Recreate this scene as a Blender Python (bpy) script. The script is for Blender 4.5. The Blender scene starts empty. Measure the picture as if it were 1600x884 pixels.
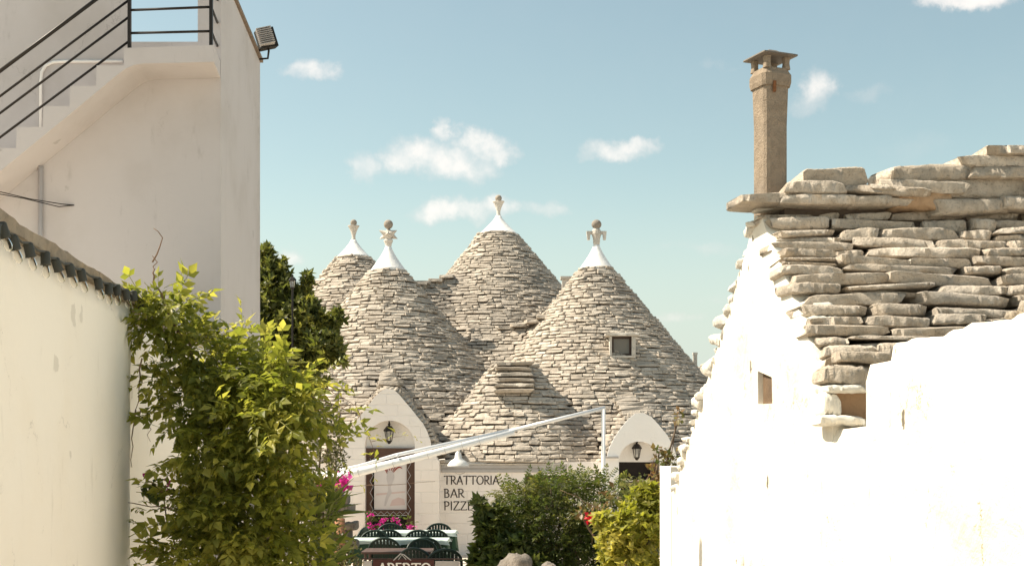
import bpy, bmesh, math, random
import numpy as np
from mathutils import Vector, Matrix, noise, Quaternion

random.seed(11)
RNG = np.random.default_rng(11)
scene = bpy.context.scene
COL = scene.collection
R = math.radians

# ------------------------------------------------------------------ camera
EYE = 2.3
cam_d = bpy.data.cameras.new('camera')
cam = bpy.data.objects.new('camera', cam_d)
COL.objects.link(cam)
cam.location = (0, 0, EYE)
cam.rotation_euler = (R(90), 0, 0)
cam_d.sensor_width = 36
cam_d.lens = 45
cam_d.shift_y = 0.161
cam_d.clip_end = 4000
scene.camera = cam

# ------------------------------------------------------------------ light
SUN_EL, SUN_BACK = R(50), R(6)          # sun on the left, a touch towards the viewer's side when negative
sdir = Vector((-math.cos(SUN_EL) * math.cos(SUN_BACK), math.cos(SUN_EL) * math.sin(SUN_BACK), math.sin(SUN_EL)))
sun_d = bpy.data.lights.new('sun', 'SUN')
sun_d.energy = 5.0
sun_d.angle = R(0.5)
sun_d.color = (1.0, 0.90, 0.75)
sun = bpy.data.objects.new('sun', sun_d)
COL.objects.link(sun)
sun.location = (-20, 0, 30)
sun.rotation_euler = sdir.to_track_quat('Z', 'Y').to_euler()

scene.view_settings.view_transform = 'Standard'
scene.view_settings.look = 'None'
scene.view_settings.gamma = 1
scene.view_settings.use_curve_mapping = False
scene.view_settings.exposure = 0.85


class NT:
    """small helper to wire shader nodes"""
    def __init__(s, tree):
        s.t = tree
        s.n = tree.nodes
        s.l = tree.links

    def new(s, typ, **kw):
        n = s.n.new(typ)
        for k, v in kw.items():
            setattr(n, k, v)
        return n

    def put(s, sock, val):
        if hasattr(val, 'is_output') or isinstance(val, bpy.types.NodeSocket):
            s.l.new(val, sock)
        else:
            sock.default_value = val

    def math(s, op, a, b=None, c=None, clamp=False):
        n = s.new('ShaderNodeMath', operation=op)
        n.use_clamp = clamp
        s.put(n.inputs[0], a)
        if b is not None:
            s.put(n.inputs[1], b)
        if c is not None:
            s.put(n.inputs[2], c)
        return n.outputs[0]

    def mix(s, fac, a, b, blend='MIX'):
        n = s.new('ShaderNodeMix', data_type='RGBA', blend_type=blend)
        s.put(n.inputs[0], fac)
        s.put(n.inputs[6], a if not isinstance(a, tuple) or len(a) == 4 else (*a, 1))
        s.put(n.inputs[7], b if not isinstance(b, tuple) or len(b) == 4 else (*b, 1))
        return n.outputs[2]

    def noise(s, vec, scale, detail=4, rough=0.55, dist=0.0):
        n = s.new('ShaderNodeTexNoise')
        if vec is not None:
            s.l.new(vec, n.inputs['Vector'])
        n.inputs['Scale'].default_value = scale
        n.inputs['Detail'].default_value = detail
        n.inputs['Roughness'].default_value = rough
        n.inputs['Distortion'].default_value = dist
        return n.outputs['Fac'], n.outputs['Color']

    def ramp(s, fac, lo, hi, smooth=True):
        n = s.new('ShaderNodeMapRange')
        n.interpolation_type = 'SMOOTHSTEP' if smooth else 'LINEAR'
        s.put(n.inputs[0], fac)
        n.inputs[1].default_value = lo
        n.inputs[2].default_value = hi
        return n.outputs[0]


# ------------------------------------------------------------------ sky
world = bpy.data.worlds.new('World')
scene.world = world
world.use_nodes = True
W = NT(world.node_tree)
W.n.clear()
sky = W.new('ShaderNodeTexSky', sky_type='NISHITA')
sky.sun_disc = False
sky.sun_elevation = SUN_EL
sky.sun_rotation = R(270) + SUN_BACK
sky.altitude = 300
sky.air_density = 1.0
sky.dust_density = 1.6
sky.ozone_density = 1.0
tc = W.new('ShaderNodeTexCoord')
sep = W.new('ShaderNodeSeparateXYZ')
nz = W.new('ShaderNodeVectorMath', operation='NORMALIZE')
W.l.new(tc.outputs['Generated'], nz.inputs[0])
W.l.new(nz.outputs[0], sep.inputs[0])
_, wob = W.noise(nz.outputs[0], 16.0, 7, 0.62)
wsep = W.new('ShaderNodeSeparateColor')
W.l.new(wob, wsep.inputs[0])
az = W.math('ARCTAN2', sep.outputs[0], sep.outputs[1])
el = W.math('ARCSINE', sep.outputs[2])
az2 = W.math('ADD', az, W.math('MULTIPLY', W.math('SUBTRACT', wsep.outputs[0], 0.5), 0.105))
el2 = W.math('ADD', el, W.math('MULTIPLY', W.math('SUBTRACT', wsep.outputs[1], 0.5), 0.052))
blobs = [  # azimuth, elevation, half sizes (radians), density
    (-0.058, 0.2215, 0.047, 0.0150, 1.0), (-0.020, 0.236, 0.026, 0.0125, 1.0), (-0.087, 0.214, 0.030, 0.0105, 0.9),
    (-0.121, 0.2085, 0.014, 0.013, 0.75), (-0.054, 0.244, 0.013, 0.010, 0.8),
    (0.081, 0.2260, 0.032, 0.0095, 0.85), (0.104, 0.2295, 0.018, 0.007, 0.7), (0.060, 0.222, 0.014, 0.005, 0.5),
    (-0.050, 0.1830, 0.034, 0.0095, 0.85), (-0.016, 0.187, 0.024, 0.0105, 0.9), (0.024, 0.184, 0.022, 0.0075, 0.55),
    (-0.163, 0.2850, 0.026, 0.0090, 0.75), (-0.178, 0.281, 0.016, 0.006, 0.5), (0.236, 0.2650, 0.019, 0.0140, 0.8), (0.228, 0.2570, 0.022, 0.011, 0.5),
    (0.277, 0.2560, 0.018, 0.0070, 0.35), (0.352, 0.322, 0.042, 0.0090, 0.95), (0.335, 0.325, 0.020, 0.008, 0.6),
    (0.127, 0.0980, 0.014, 0.0052, 0.5), (0.150, 0.1150, 0.018, 0.0035, 0.28), (0.158, 0.154, 0.032, 0.0065, 0.35),
    (-0.178, 0.1455, 0.020, 0.0070, 0.6), (0.30, 0.2215, 0.028, 0.0120, 0.25), (0.155, 0.285, 0.009, 0.005, 0.25),
]
dens = None
for a, e, ra, re, k in blobs:
    dx = W.math('MULTIPLY', W.math('SUBTRACT', az2, a), 1 / (ra * 1.25))
    dy = W.math('MULTIPLY', W.math('SUBTRACT', el2, e), 1 / (re * 1.25))
    d2 = W.math('ADD', W.math('MULTIPLY', dx, dx), W.math('MULTIPLY', dy, dy))
    m = W.math('MULTIPLY', W.math('SUBTRACT', 1.0, d2, clamp=True), k)
    dens = m if dens is None else W.math('SMOOTH_MAX', dens, m, 0.15)
# the same broken cloud carries on round the rest of the sky
cmb = W.new('ShaderNodeCombineXYZ')
W.put(cmb.inputs[0], az2)
W.put(cmb.inputs[1], W.math('MULTIPLY', el2, 2.2))
far, _ = W.noise(cmb.outputs[0], 5.5, 4, 0.5)
outside = W.math('MAXIMUM', W.ramp(W.math('ABSOLUTE', az), 0.42, 0.6), W.ramp(el, 0.37, 0.5))
far = W.math('MULTIPLY', W.math('MULTIPLY', W.ramp(far, 0.56, 0.72), 0.8), outside)
dens = W.math('MAXIMUM', dens, far)
fine, _ = W.noise(nz.outputs[0], 30.0, 8, 0.62)
dens = W.math('MULTIPLY', dens, W.math('ADD', 0.10, W.math('MULTIPLY', fine, 1.75)))
alpha = W.math('MULTIPLY', W.ramp(dens, 0.0, 1.25), 0.97)
tint = W.mix(1.0, sky.outputs[0], (1.30, 1.22, 0.89), 'MULTIPLY')
hs = W.new('ShaderNodeHueSaturation')
hs.inputs['Saturation'].default_value = 1.0
W.l.new(tint, hs.inputs['Color'])
cloud = W.mix(W.ramp(dens, 0.2, 0.9), (5.3, 5.05, 4.85), (6.7, 6.3, 5.9))
air = W.math('SUBTRACT', 1.0, W.ramp(W.math('ABSOLUTE', el), 0.03, 0.22))      # pale air along the whole horizon
hazy = W.mix(W.math('MULTIPLY', air, 0.85), hs.outputs[0], (4.05, 4.5, 4.2))
skyc = W.mix(alpha, hazy, cloud)
bg = W.new('ShaderNodeBackground')
bg.inputs['Strength'].default_value = 0.094
W.l.new(skyc, bg.inputs['Color'])
wo = W.new('ShaderNodeOutputWorld')
W.l.new(bg.outputs[0], wo.inputs['Surface'])

# ------------------------------------------------------------------ materials
MATS = {}


def principled(name, rough=0.8):
    m = bpy.data.materials.new(name)
    m.use_nodes = True
    t = NT(m.node_tree)
    p = t.n['Principled BSDF']
    p.inputs['Roughness'].default_value = rough
    p.inputs['Specular IOR Level'].default_value = 0.3
    MATS[name] = m
    return m, t, p


def rnd(t):
    """one random number for each object and each loose piece"""
    oi = t.new('ShaderNodeObjectInfo')
    ge = t.new('ShaderNodeNewGeometry')
    s = t.math('ADD', oi.outputs['Random'], t.math('MULTIPLY', ge.outputs['Random Per Island'], 7.31))
    wn = t.new('ShaderNodeTexWhiteNoise', noise_dimensions='1D')
    t.l.new(s, wn.inputs['W'])
    return wn.outputs['Value'], wn.outputs['Color']


def bump(t, p, h, strength, dist):
    b = t.new('ShaderNodeBump')
    b.inputs['Strength'].default_value = strength
    b.inputs['Distance'].default_value = dist
    t.l.new(h, b.inputs['Height'])
    t.l.new(b.outputs[0], p.inputs['Normal'])


def geopos(t):
    return t.new('ShaderNodeNewGeometry').outputs['Position']


def plain(name, col, rough=0.6, metal=0.0, var=0.12, scale=6.0, bmp=0.0):
    m, t, p = principled(name, rough)
    p.inputs['Metallic'].default_value = metal
    pos = geopos(t)
    f, _ = t.noise(pos, scale, 5)
    dark = tuple(c * (1 - var) for c in col)
    lite = tuple(min(1, c * (1 + var)) for c in col)
    t.l.new(t.mix(f, dark, lite), p.inputs['Base Color'])
    if bmp:
        f2, _ = t.noise(pos, scale * 8, 4)
        bump(t, p, f2, bmp, 0.01)
    return m


def plaster(name, col, stain, stain_amt=0.35, grime=0.0, lump=0.35, chip=0.5, wear=0.35):
    m, t, p = principled(name, 0.9)
    pos = geopos(t)
    big, _ = t.noise(pos, 0.9, 5, 0.6)
    mid, _ = t.noise(pos, 5.0, 6, 0.6, 0.3)
    fin, _ = t.noise(pos, 60.0, 3, 0.6)
    c = t.mix(t.math('MULTIPLY', t.ramp(big, 0.42, 0.75), stain_amt), col, stain)
    # small chips and run-down marks
    mp = t.new('ShaderNodeMapping')
    mp.inputs['Scale'].default_value = (9, 9, 2.2)
    t.l.new(pos, mp.inputs['Vector'])
    st, _ = t.noise(mp.outputs[0], 1.0, 5, 0.65)
    c = t.mix(t.math('MULTIPLY', t.ramp(st, 0.60, 0.78), 0.30 + grime), c, tuple(x * 0.62 for x in stain))
    vo = t.new('ShaderNodeTexVoronoi')
    vo.inputs['Scale'].default_value = 2.6 if chip > .3 else 4.5
    wv = t.new('ShaderNodeVectorMath', operation='MULTIPLY_ADD')
    _, nc = t.noise(pos, 9.0, 4, 0.6)
    t.l.new(nc, wv.inputs[0])
    wv.inputs[1].default_value = (0.16, 0.16, 0.16)
    t.l.new(pos, wv.inputs[2])
    vm = t.new('ShaderNodeMapping')
    vm.inputs['Scale'].default_value = (1, 1, 1.0 if chip > .3 else 0.45)
    t.l.new(wv.outputs[0], vm.inputs['Vector'])
    t.l.new(vm.outputs[0], vo.inputs['Vector'])
    vs = t.new('ShaderNodeSeparateColor')
    t.l.new(vo.outputs['Color'], vs.inputs[0])
    # flaked spots: a few cells only, each of its own size
    size = t.math('MULTIPLY', t.ramp(vs.outputs[0], 0.50, 1.0), 0.17)
    spot = t.ramp(t.math('SUBTRACT', size, vo.outputs['Distance']), 0.0, 0.03)
    c = t.mix(t.math('MULTIPLY', spot, wear), c, tuple(x * chip for x in stain))
    # hairline cracks
    ve = t.new('ShaderNodeTexVoronoi', feature='DISTANCE_TO_EDGE')
    ve.inputs['Scale'].default_value = 0.8
    wv2 = t.new('ShaderNodeVectorMath', operation='MULTIPLY_ADD')
    _, nc2 = t.noise(pos, 2.5, 5, 0.7)
    t.l.new(nc2, wv2.inputs[0])
    wv2.inputs[1].default_value = (0.7, 0.7, 0.7)
    t.l.new(pos, wv2.inputs[2])
    t.l.new(wv2.outputs[0], ve.inputs['Vector'])
    crack = t.math('SUBTRACT', 1.0, t.ramp(ve.outputs['Distance'], 0.0, 0.007))
    crack = t.math('MULTIPLY', crack, t.ramp(big, 0.50, 0.60))
    c = t.mix(t.math('MULTIPLY', crack, wear), c, tuple(x * 0.4 for x in stain))
    t.l.new(c, p.inputs['Base Color'])
    h = t.math('ADD', t.math('MULTIPLY', mid, 1.0), t.math('MULTIPLY', fin, 0.10))
    bump(t, p, h, lump, 0.06)
    return m


plaster('plaster_alley', (0.82, 0.775, 0.68), (0.56, 0.47, 0.33), 0.7, 0.5, 0.6, 0.25, 0.95)
plaster('plaster_left', (0.93, 0.87, 0.775), (0.88, 0.79, 0.66), 0.5, 0.0, 0.10)
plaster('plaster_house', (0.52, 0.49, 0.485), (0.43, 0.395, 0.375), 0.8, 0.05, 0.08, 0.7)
plaster('plaster_white', (0.83, 0.81, 0.785), (0.74, 0.71, 0.67), 0.4, 0.0, 0.25)
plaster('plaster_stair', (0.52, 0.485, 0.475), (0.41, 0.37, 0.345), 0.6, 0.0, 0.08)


def painted_blocks(name, col):
    """whitewashed block wall: shallow courses under thick limewash"""
    m, t, p = principled(name, 0.9)
    pos = geopos(t)
    mp = t.new('ShaderNodeMapping')
    mp.inputs['Rotation'].default_value = (R(-90), 0, 0)
    t.l.new(pos, mp.inputs['Vector'])
    br = t.new('ShaderNodeTexBrick')
    br.inputs['Scale'].default_value = 1.0
    br.inputs['Mortar Size'].default_value = 0.012
    br.inputs['Mortar Smooth'].default_value = 1.0
    br.inputs['Brick Width'].default_value = 0.48
    br.inputs['Row Height'].default_value = 0.23
    t.l.new(mp.outputs[0], br.inputs['Vector'])
    big, _ = t.noise(pos, 1.6, 5, 0.6)
    mid, _ = t.noise(pos, 7.0, 5, 0.6)
    t.l.new(t.mix(t.math('MULTIPLY', big, 0.6), col, tuple(c * d for c, d in zip(col, (0.90, 0.86, 0.80)))), p.inputs['Base Color'])
    h = t.math('SUBTRACT', t.math('MULTIPLY', mid, 0.6), t.math('MULTIPLY', br.outputs['Fac'], 0.5))
    bump(t, p, h, 0.45, 0.05)
    return m


painted_blocks('painted_blocks', (0.85, 0.80, 0.76))


def stone(name, lo, hi, lichen, scale=1.0, lich=0.5, bmp=0.6):
    m, t, p = principled(name, 0.92)
    p.inputs['Specular IOR Level'].default_value = 0.15
    v, vc = rnd(t)
    pos = geopos(t)
    off = t.new('ShaderNodeVectorMath', operation='MULTIPLY_ADD')
    t.l.new(vc, off.inputs[0])
    off.inputs[1].default_value = (9, 9, 9)
    t.l.new(pos, off.inputs[2])
    a, _ = t.noise(off.outputs[0], 5.0 * scale, 6, 0.62)
    b, _ = t.noise(off.outputs[0], 26.0 * scale, 6, 0.7)
    g, _ = t.noise(pos, 0.55, 4, 0.6)
    c = t.mix(v, lo, hi)
    c = t.mix(t.math('MULTIPLY', t.ramp(a, 0.38, 0.72), 0.55), c, tuple(x * 0.60 for x in lo))
    c = t.mix(t.math('MULTIPLY', t.ramp(b, 0.52, 0.70), lich), c, lichen)
    c = t.mix(t.math('MULTIPLY', t.ramp(g, 0.45, 0.66), 0.5), c, tuple(x * 0.55 for x in (lo[0], lo[0] * .92, lo[0] * .82)))
    t.l.new(c, p.inputs['Base Color'])
    h = t.math('ADD', t.math('MULTIPLY', a, 0.8), t.math('MULTIPLY', b, 0.55))
    bump(t, p, h, bmp, 0.05)
    return m


stone('roof_stone', (0.43, 0.372, 0.305), (0.64, 0.565, 0.475), (0.13, 0.105, 0.08), 1.6, 0.55, 0.7)
stone('slab_stone', (0.53, 0.45, 0.355), (0.78, 0.68, 0.56), (0.17, 0.135, 0.10), 1.9, 0.6, 1.0)
stone('rust_stone', (0.46, 0.30, 0.18), (0.56, 0.40, 0.26), (0.30, 0.18, 0.10), 1.3, 0.5, 0.8)
stone('washed_stone', (0.74, 0.70, 0.61), (0.82, 0.78, 0.70), (0.52, 0.46, 0.36), 1.3, 0.25, 0.5)
stone('pale_stone', (0.60, 0.55, 0.48), (0.72, 0.67, 0.60), (0.36, 0.31, 0.25), 2.0, 0.4, 0.4)
stone('ball_stone', (0.34, 0.29, 0.24), (0.40, 0.345, 0.28), (0.20, 0.165, 0.13), 4.0, 0.5, 0.4)
stone('boulder_stone', (0.24, 0.21, 0.175), (0.32, 0.28, 0.235), (0.11, 0.095, 0.08), 2.0, 0.5, 0.8)
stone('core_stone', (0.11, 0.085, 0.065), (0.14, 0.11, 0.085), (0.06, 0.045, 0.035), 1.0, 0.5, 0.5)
stone('coping_stone', (0.33, 0.27, 0.20), (0.40, 0.33, 0.25), (0.17, 0.14, 0.10), 1.8, 0.6, 0.5)
stone('chimney_stone', (0.31, 0.245, 0.18), (0.34, 0.27, 0.20), (0.17, 0.13, 0.09), 2.6, 0.55, 0.6)
plain('hood_metal', (0.17, 0.145, 0.12), 0.6, 0.2, 0.3, 25, 0.3)
stone('slot_brown', (0.16, 0.10, 0.058), (0.20, 0.13, 0.075), (0.10, 0.06, 0.035), 1.0, 0.4, 0.5)
stone('niche_stone', (0.30, 0.19, 0.11), (0.36, 0.24, 0.14), (0.18, 0.11, 0.06), 1.0, 0.4, 0.5)
plain('black_iron', (0.022, 0.018, 0.015), 0.45, 0.3)
plain('socket_rubber', (0.055, 0.055, 0.045), 0.6)
plain('white_paint', (0.80, 0.80, 0.79), 0.4, 0, 0.05)
plain('alu_paint', (0.66, 0.67, 0.68), 0.35, 0.2, 0.06)
plain('cloth_pale', (0.47, 0.545, 0.50), 0.85, 0, 0.05)
plain('cloth_green', (0.035, 0.075, 0.045), 0.9, 0, 0.15)
plain('chair_plastic', (0.014, 0.030, 0.023), 0.45, 0, 0.1)
plain('brown_wood', (0.10, 0.055, 0.038), 0.5, 0, 0.3, 12)
plain('dark_wood', (0.055, 0.032, 0.024), 0.5, 0, 0.3, 10)
plain('table_brown', (0.085, 0.052, 0.042), 0.5, 0, 0.2)
plain('board_maroon', (0.060, 0.018, 0.016), 0.6, 0, 0.2)
plain('grey_trim', (0.42, 0.40, 0.385), 0.8, 0, 0.15)
plain('letter_paint', (0.045, 0.035, 0.032), 0.7, 0, 0.3, 40)
plain('letter_white', (0.72, 0.70, 0.66), 0.7)
plain('terracotta', (0.34, 0.16, 0.085), 0.8, 0, 0.25, 5, 0.3)
plain('tile_edge', (0.20, 0.15, 0.11), 0.8, 0, 0.3, 20)
plain('poster_paper', (0.72, 0.68, 0.66), 0.6, 0, 0.03)
plain('poster_grey', (0.58, 0.54, 0.53), 0.6, 0, 0.10)
plain('poster_rose', (0.66, 0.52, 0.49), 0.6, 0, 0.05)
plain('poster_red', (0.30, 0.045, 0.03), 0.6)
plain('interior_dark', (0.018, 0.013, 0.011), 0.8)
plain('enamel', (0.70, 0.70, 0.68), 0.3, 0, 0.03)
plain('bark', (0.13, 0.095, 0.065), 0.9, 0, 0.35, 15, 0.5)
plain('twig', (0.22, 0.14, 0.09), 0.8, 0, 0.3, 20)
plain('rust', (0.20, 0.085, 0.035), 0.9, 0, 0.3, 30)
plain('orange_cord', (0.42, 0.14, 0.05), 0.8)
plain('render_grey', (0.70, 0.68, 0.66), 0.9, 0, 0.06, 3)


def glassy(name, col, alpha=0.35, ior=1.4):
    m, t, p = principled(name, 0.05)
    p.inputs['Base Color'].default_value = (*col, 1)
    p.inputs['Transmission Weight'].default_value = 1 - alpha
    p.inputs['IOR'].default_value = ior
    p.inputs['Specular IOR Level'].default_value = 0.5
    return m


glassy('bulb_glass', (0.95, 0.92, 0.86), 0.0, 1.07)
glassy('window_glass', (0.25, 0.23, 0.20), 0.75)
glassy('lantern_glass', (0.85, 0.83, 0.78), 0.3)


def leaf(name, a, b, c, trans=0.45, rough=0.42):
    m, t, p = principled(name, rough)
    v, _ = rnd(t)
    oi = geopos(t)
    g, _ = t.noise(oi, 2.2, 3)
    col = t.mix(v, a, b)
    col = t.mix(t.math('MULTIPLY', t.ramp(t.math('ADD', g, t.math('MULTIPLY', v, 0.25)), 0.55, 0.85), 0.8), col, c)
    t.l.new(col, p.inputs['Base Color'])
    tr = t.new('ShaderNodeBsdfTranslucent')
    hsv = t.new('ShaderNodeHueSaturation')
    hsv.inputs['Saturation'].default_value = 1.1
    hsv.inputs['Value'].default_value = 1.9
    t.l.new(col, hsv.inputs['Color'])
    t.l.new(hsv.outputs[0], tr.inputs['Color'])
    mx = t.new('ShaderNodeMixShader')
    mx.inputs[0].default_value = trans
    t.l.new(p.outputs[0], mx.inputs[1])
    t.l.new(tr.outputs[0], mx.inputs[2])
    out = [n for n in t.n if n.type == 'OUTPUT_MATERIAL'][0]
    t.l.new(mx.outputs[0], out.inputs['Surface'])
    return m


leaf('leaf_vine', (0.125, 0.145, 0.028), (0.23, 0.235, 0.045), (0.40, 0.37, 0.09), 0.5)
leaf('leaf_tree', (0.07, 0.085, 0.022), (0.125, 0.135, 0.034), (0.26, 0.245, 0.06), 0.42)
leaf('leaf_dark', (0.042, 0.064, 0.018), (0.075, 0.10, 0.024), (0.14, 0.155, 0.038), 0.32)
leaf('leaf_fern', (0.055, 0.080, 0.018), (0.095, 0.120, 0.026), (0.19, 0.18, 0.05), 0.38)
leaf('leaf_lime', (0.16, 0.175, 0.03), (0.27, 0.26, 0.045), (0.38, 0.34, 0.09), 0.45)
leaf('leaf_olive', (0.055, 0.06, 0.022), (0.085, 0.085, 0.03), (0.13, 0.12, 0.05), 0.35)
leaf('leaf_rose', (0.08, 0.10, 0.03), (0.14, 0.13, 0.045), (0.20, 0.11, 0.05), 0.4)
leaf('leaf_oleander', (0.10, 0.125, 0.03), (0.16, 0.185, 0.05), (0.25, 0.26, 0.09), 0.4)
leaf('petal_magenta', (0.40, 0.02, 0.20), (0.52, 0.05, 0.30), (0.55, 0.12, 0.36), 0.4)
leaf('petal_red', (0.60, 0.02, 0.05), (0.65, 0.05, 0.08), (0.7, 0.1, 0.1), 0.3)

_g, _t, _p = principled('ground_mat', 0.95)
_pos = geopos(_t)
_a, _ = _t.noise(_pos, 0.8, 6)
_b, _ = _t.noise(_pos, 14, 5)
_t.l.new(_t.mix(_t.math('ADD', _t.math('MULTIPLY', _a, 0.6), _t.math('MULTIPLY', _b, 0.4)), (0.40, 0.36, 0.31), (0.58, 0.53, 0.46)), _p.inputs['Base Color'])
bump(_t, _p, _b, 0.4, 0.02)

plain('bounce_paving_mat', (0.64, 0.56, 0.46), 0.8, 0, 0.2, 3, 0.3)


# ------------------------------------------------------------------ mesh helpers
def link(name, me, parent=None):
    o = bpy.data.objects.new(name, me)
    COL.objects.link(o)
    if parent is not None:
        o.parent = parent
        if parent.parent is None:                      # meshes are written in world coordinates
            o.matrix_parent_inverse = Matrix.Translation(-parent.location)
    return o


def mesh(name, v, f, mat=None, parent=None, smooth=False):
    me = bpy.data.meshes.new(name)
    me.from_pydata([tuple(x) for x in v], [], [tuple(x) for x in f])
    if smooth:
        me.polygons.foreach_set('use_smooth', [True] * len(me.polygons))
    me.update()
    if mat:
        me.materials.append(MATS[mat])
    return link(name, me, parent)


def np_mesh(name, V, F, mat, parent=None, smooth=False):
    """V (n,3) array, F (m,3) or (m,4) array"""
    me = bpy.data.meshes.new(name)
    n, m, k = len(V), len(F), F.shape[1]
    me.vertices.add(n)
    me.vertices.foreach_set('co', np.asarray(V, dtype=np.float32).ravel())
    me.loops.add(m * k)
    me.loops.foreach_set('vertex_index', F.astype(np.int32).ravel())
    me.polygons.add(m)
    me.polygons.foreach_set('loop_start', np.arange(0, m * k, k, dtype=np.int32))
    me.polygons.foreach_set('loop_total', np.full(m, k, dtype=np.int32))
    if smooth:
        me.polygons.foreach_set('use_smooth', np.ones(m, dtype=bool))
    me.update(calc_edges=True)
    me.validate()
    me.materials.append(MATS[mat])
    return link(name, me, parent)


def thing(name, loc, label, cat, group=None):
    o = bpy.data.objects.new(name, None)
    COL.objects.link(o)
    o.location = loc
    o.empty_display_size = 0.2
    return tag(o, label, cat, group)


def tag(o, label, cat, group=None):
    o['label'] = label
    o['category'] = cat
    if group:
        o['group'] = group
    return o


class MB:
    def __init__(s):
        s.v, s.f = [], []

    def add(s, v, f):
        b = len(s.v)
        s.v += [tuple(x) for x in v]
        s.f += [tuple(i + b for i in q) for q in f]
        return s

    def box(s, x0, x1, y0, y1, z0, z1):
        v = [(x, y, z) for z in (z0, z1) for y in (y0, y1) for x in (x0, x1)]
        return s.add(v, [(0, 2, 3, 1), (4, 5, 7, 6), (0, 1, 5, 4), (2, 6, 7, 3), (0, 4, 6, 2), (1, 3, 7, 5)])

    def hexa(s, p):
        """8 corners: bottom four then top four, counter-clockwise"""
        return s.add(p, [(3, 2, 1, 0), (4, 5, 6, 7), (0, 1, 5, 4), (1, 2, 6, 5), (2, 3, 7, 6), (3, 0, 4, 7)])

    def tube(s, pts, rad, seg=8, caps=True):
        pts = [Vector(p) for p in pts]
        n = len(pts)
        rads = rad if isinstance(rad, (list, tuple)) else [rad] * n
        v, f = [], []
        up = None
        for i, p in enumerate(pts):
            d = (pts[min(i + 1, n - 1)] - pts[max(i - 1, 0)])
            d = d.normalized() if d.length > 1e-9 else Vector((0, 0, 1))
            if up is None:
                up = Vector((0, 0, 1)) if abs(d.z) < 0.9 else Vector((0, 1, 0))
            a = d.cross(up)
            a = a.normalized() if a.length > 1e-6 else Vector((1, 0, 0))
            b = a.cross(d).normalized()
            up = b
            for k in range(seg):
                t = 2 * math.pi * (k + 0.5) / seg
                v.append(p + (a * math.cos(t) + b * math.sin(t)) * rads[i])
        for i in range(n - 1):
            for k in range(seg):
                k2 = (k + 1) % seg
                f.append((i * seg + k, i * seg + k2, (i + 1) * seg + k2, (i + 1) * seg + k))
        if caps:
            f.append(tuple(range(seg))[::-1])
            f.append(tuple((n - 1) * seg + k for k in range(seg)))
        return s.add(v, f)

    def lathe(s, prof, c, seg=20, axis='z', caps=True, rot0=0.0):
        v, f = [], []
        for r, h in prof:
            for k in range(seg):
                t = 2 * math.pi * k / seg + rot0
                v.append((c[0] + r * math.cos(t), c[1] + r * math.sin(t), c[2] + h))
        n = len(prof)
        for i in range(n - 1):
            for k in range(seg):
                k2 = (k + 1) % seg
                f.append((i * seg + k, i * seg + k2, (i + 1) * seg + k2, (i + 1) * seg + k))
        if caps:
            f.append(tuple(range(seg))[::-1])
            f.append(tuple((n - 1) * seg + k for k in range(seg)))
        return s.add(v, f)

    def build(s, name, mat, parent=None, smooth=False):
        return mesh(name, s.v, s.f, mat, parent, smooth)


def ball(c, r, seg=14, rings=9, squash=1.0):
    return MB().lathe([(max(1e-4, r * math.sin(math.pi * i / rings)), -r * squash * math.cos(math.pi * i / rings)) for i in range(rings + 1)], c, seg)


def poly_wall(name, outer, holes, mapf, thick, mat, parent, jitter=0.0):
    """flat wall from an outline (u, z) with openings, mapf(u, z, t) gives the 3-D point, t from 0 (front) to 1 (back)"""
    bm = bmesh.new()
    loops = []
    for lp in [outer] + holes:
        vs = [bm.verts.new(mapf(u, z, 0)) for u, z in lp]
        es = [bm.edges.new((vs[i], vs[(i + 1) % len(vs)])) for i in range(len(vs))]
        loops.append((vs, es, lp))
    bmesh.ops.triangle_fill(bm, use_beauty=True, use_dissolve=False, edges=[e for l in loops for e in l[1]])
    front = list(bm.faces)
    back_of = {}
    for vs, es, lp in loops:
        for v, (u, z) in zip(vs, lp):
            back_of[v] = bm.verts.new(mapf(u, z, 1))
    for fc in front:
        bm.faces.new([back_of[v] for v in reversed(fc.verts)])
    for vs, es, lp in loops:
        n = len(vs)
        for i in range(n):
            a, b = vs[i], vs[(i + 1) % n]
            bm.faces.new((a, b, back_of[b], back_of[a]))
    bmesh.ops.recalc_face_normals(bm, faces=bm.faces)
    me = bpy.data.meshes.new(name)
    bm.to_mesh(me)
    bm.free()
    me.materials.append(MATS[mat])
    return link(name, me, parent)


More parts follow.
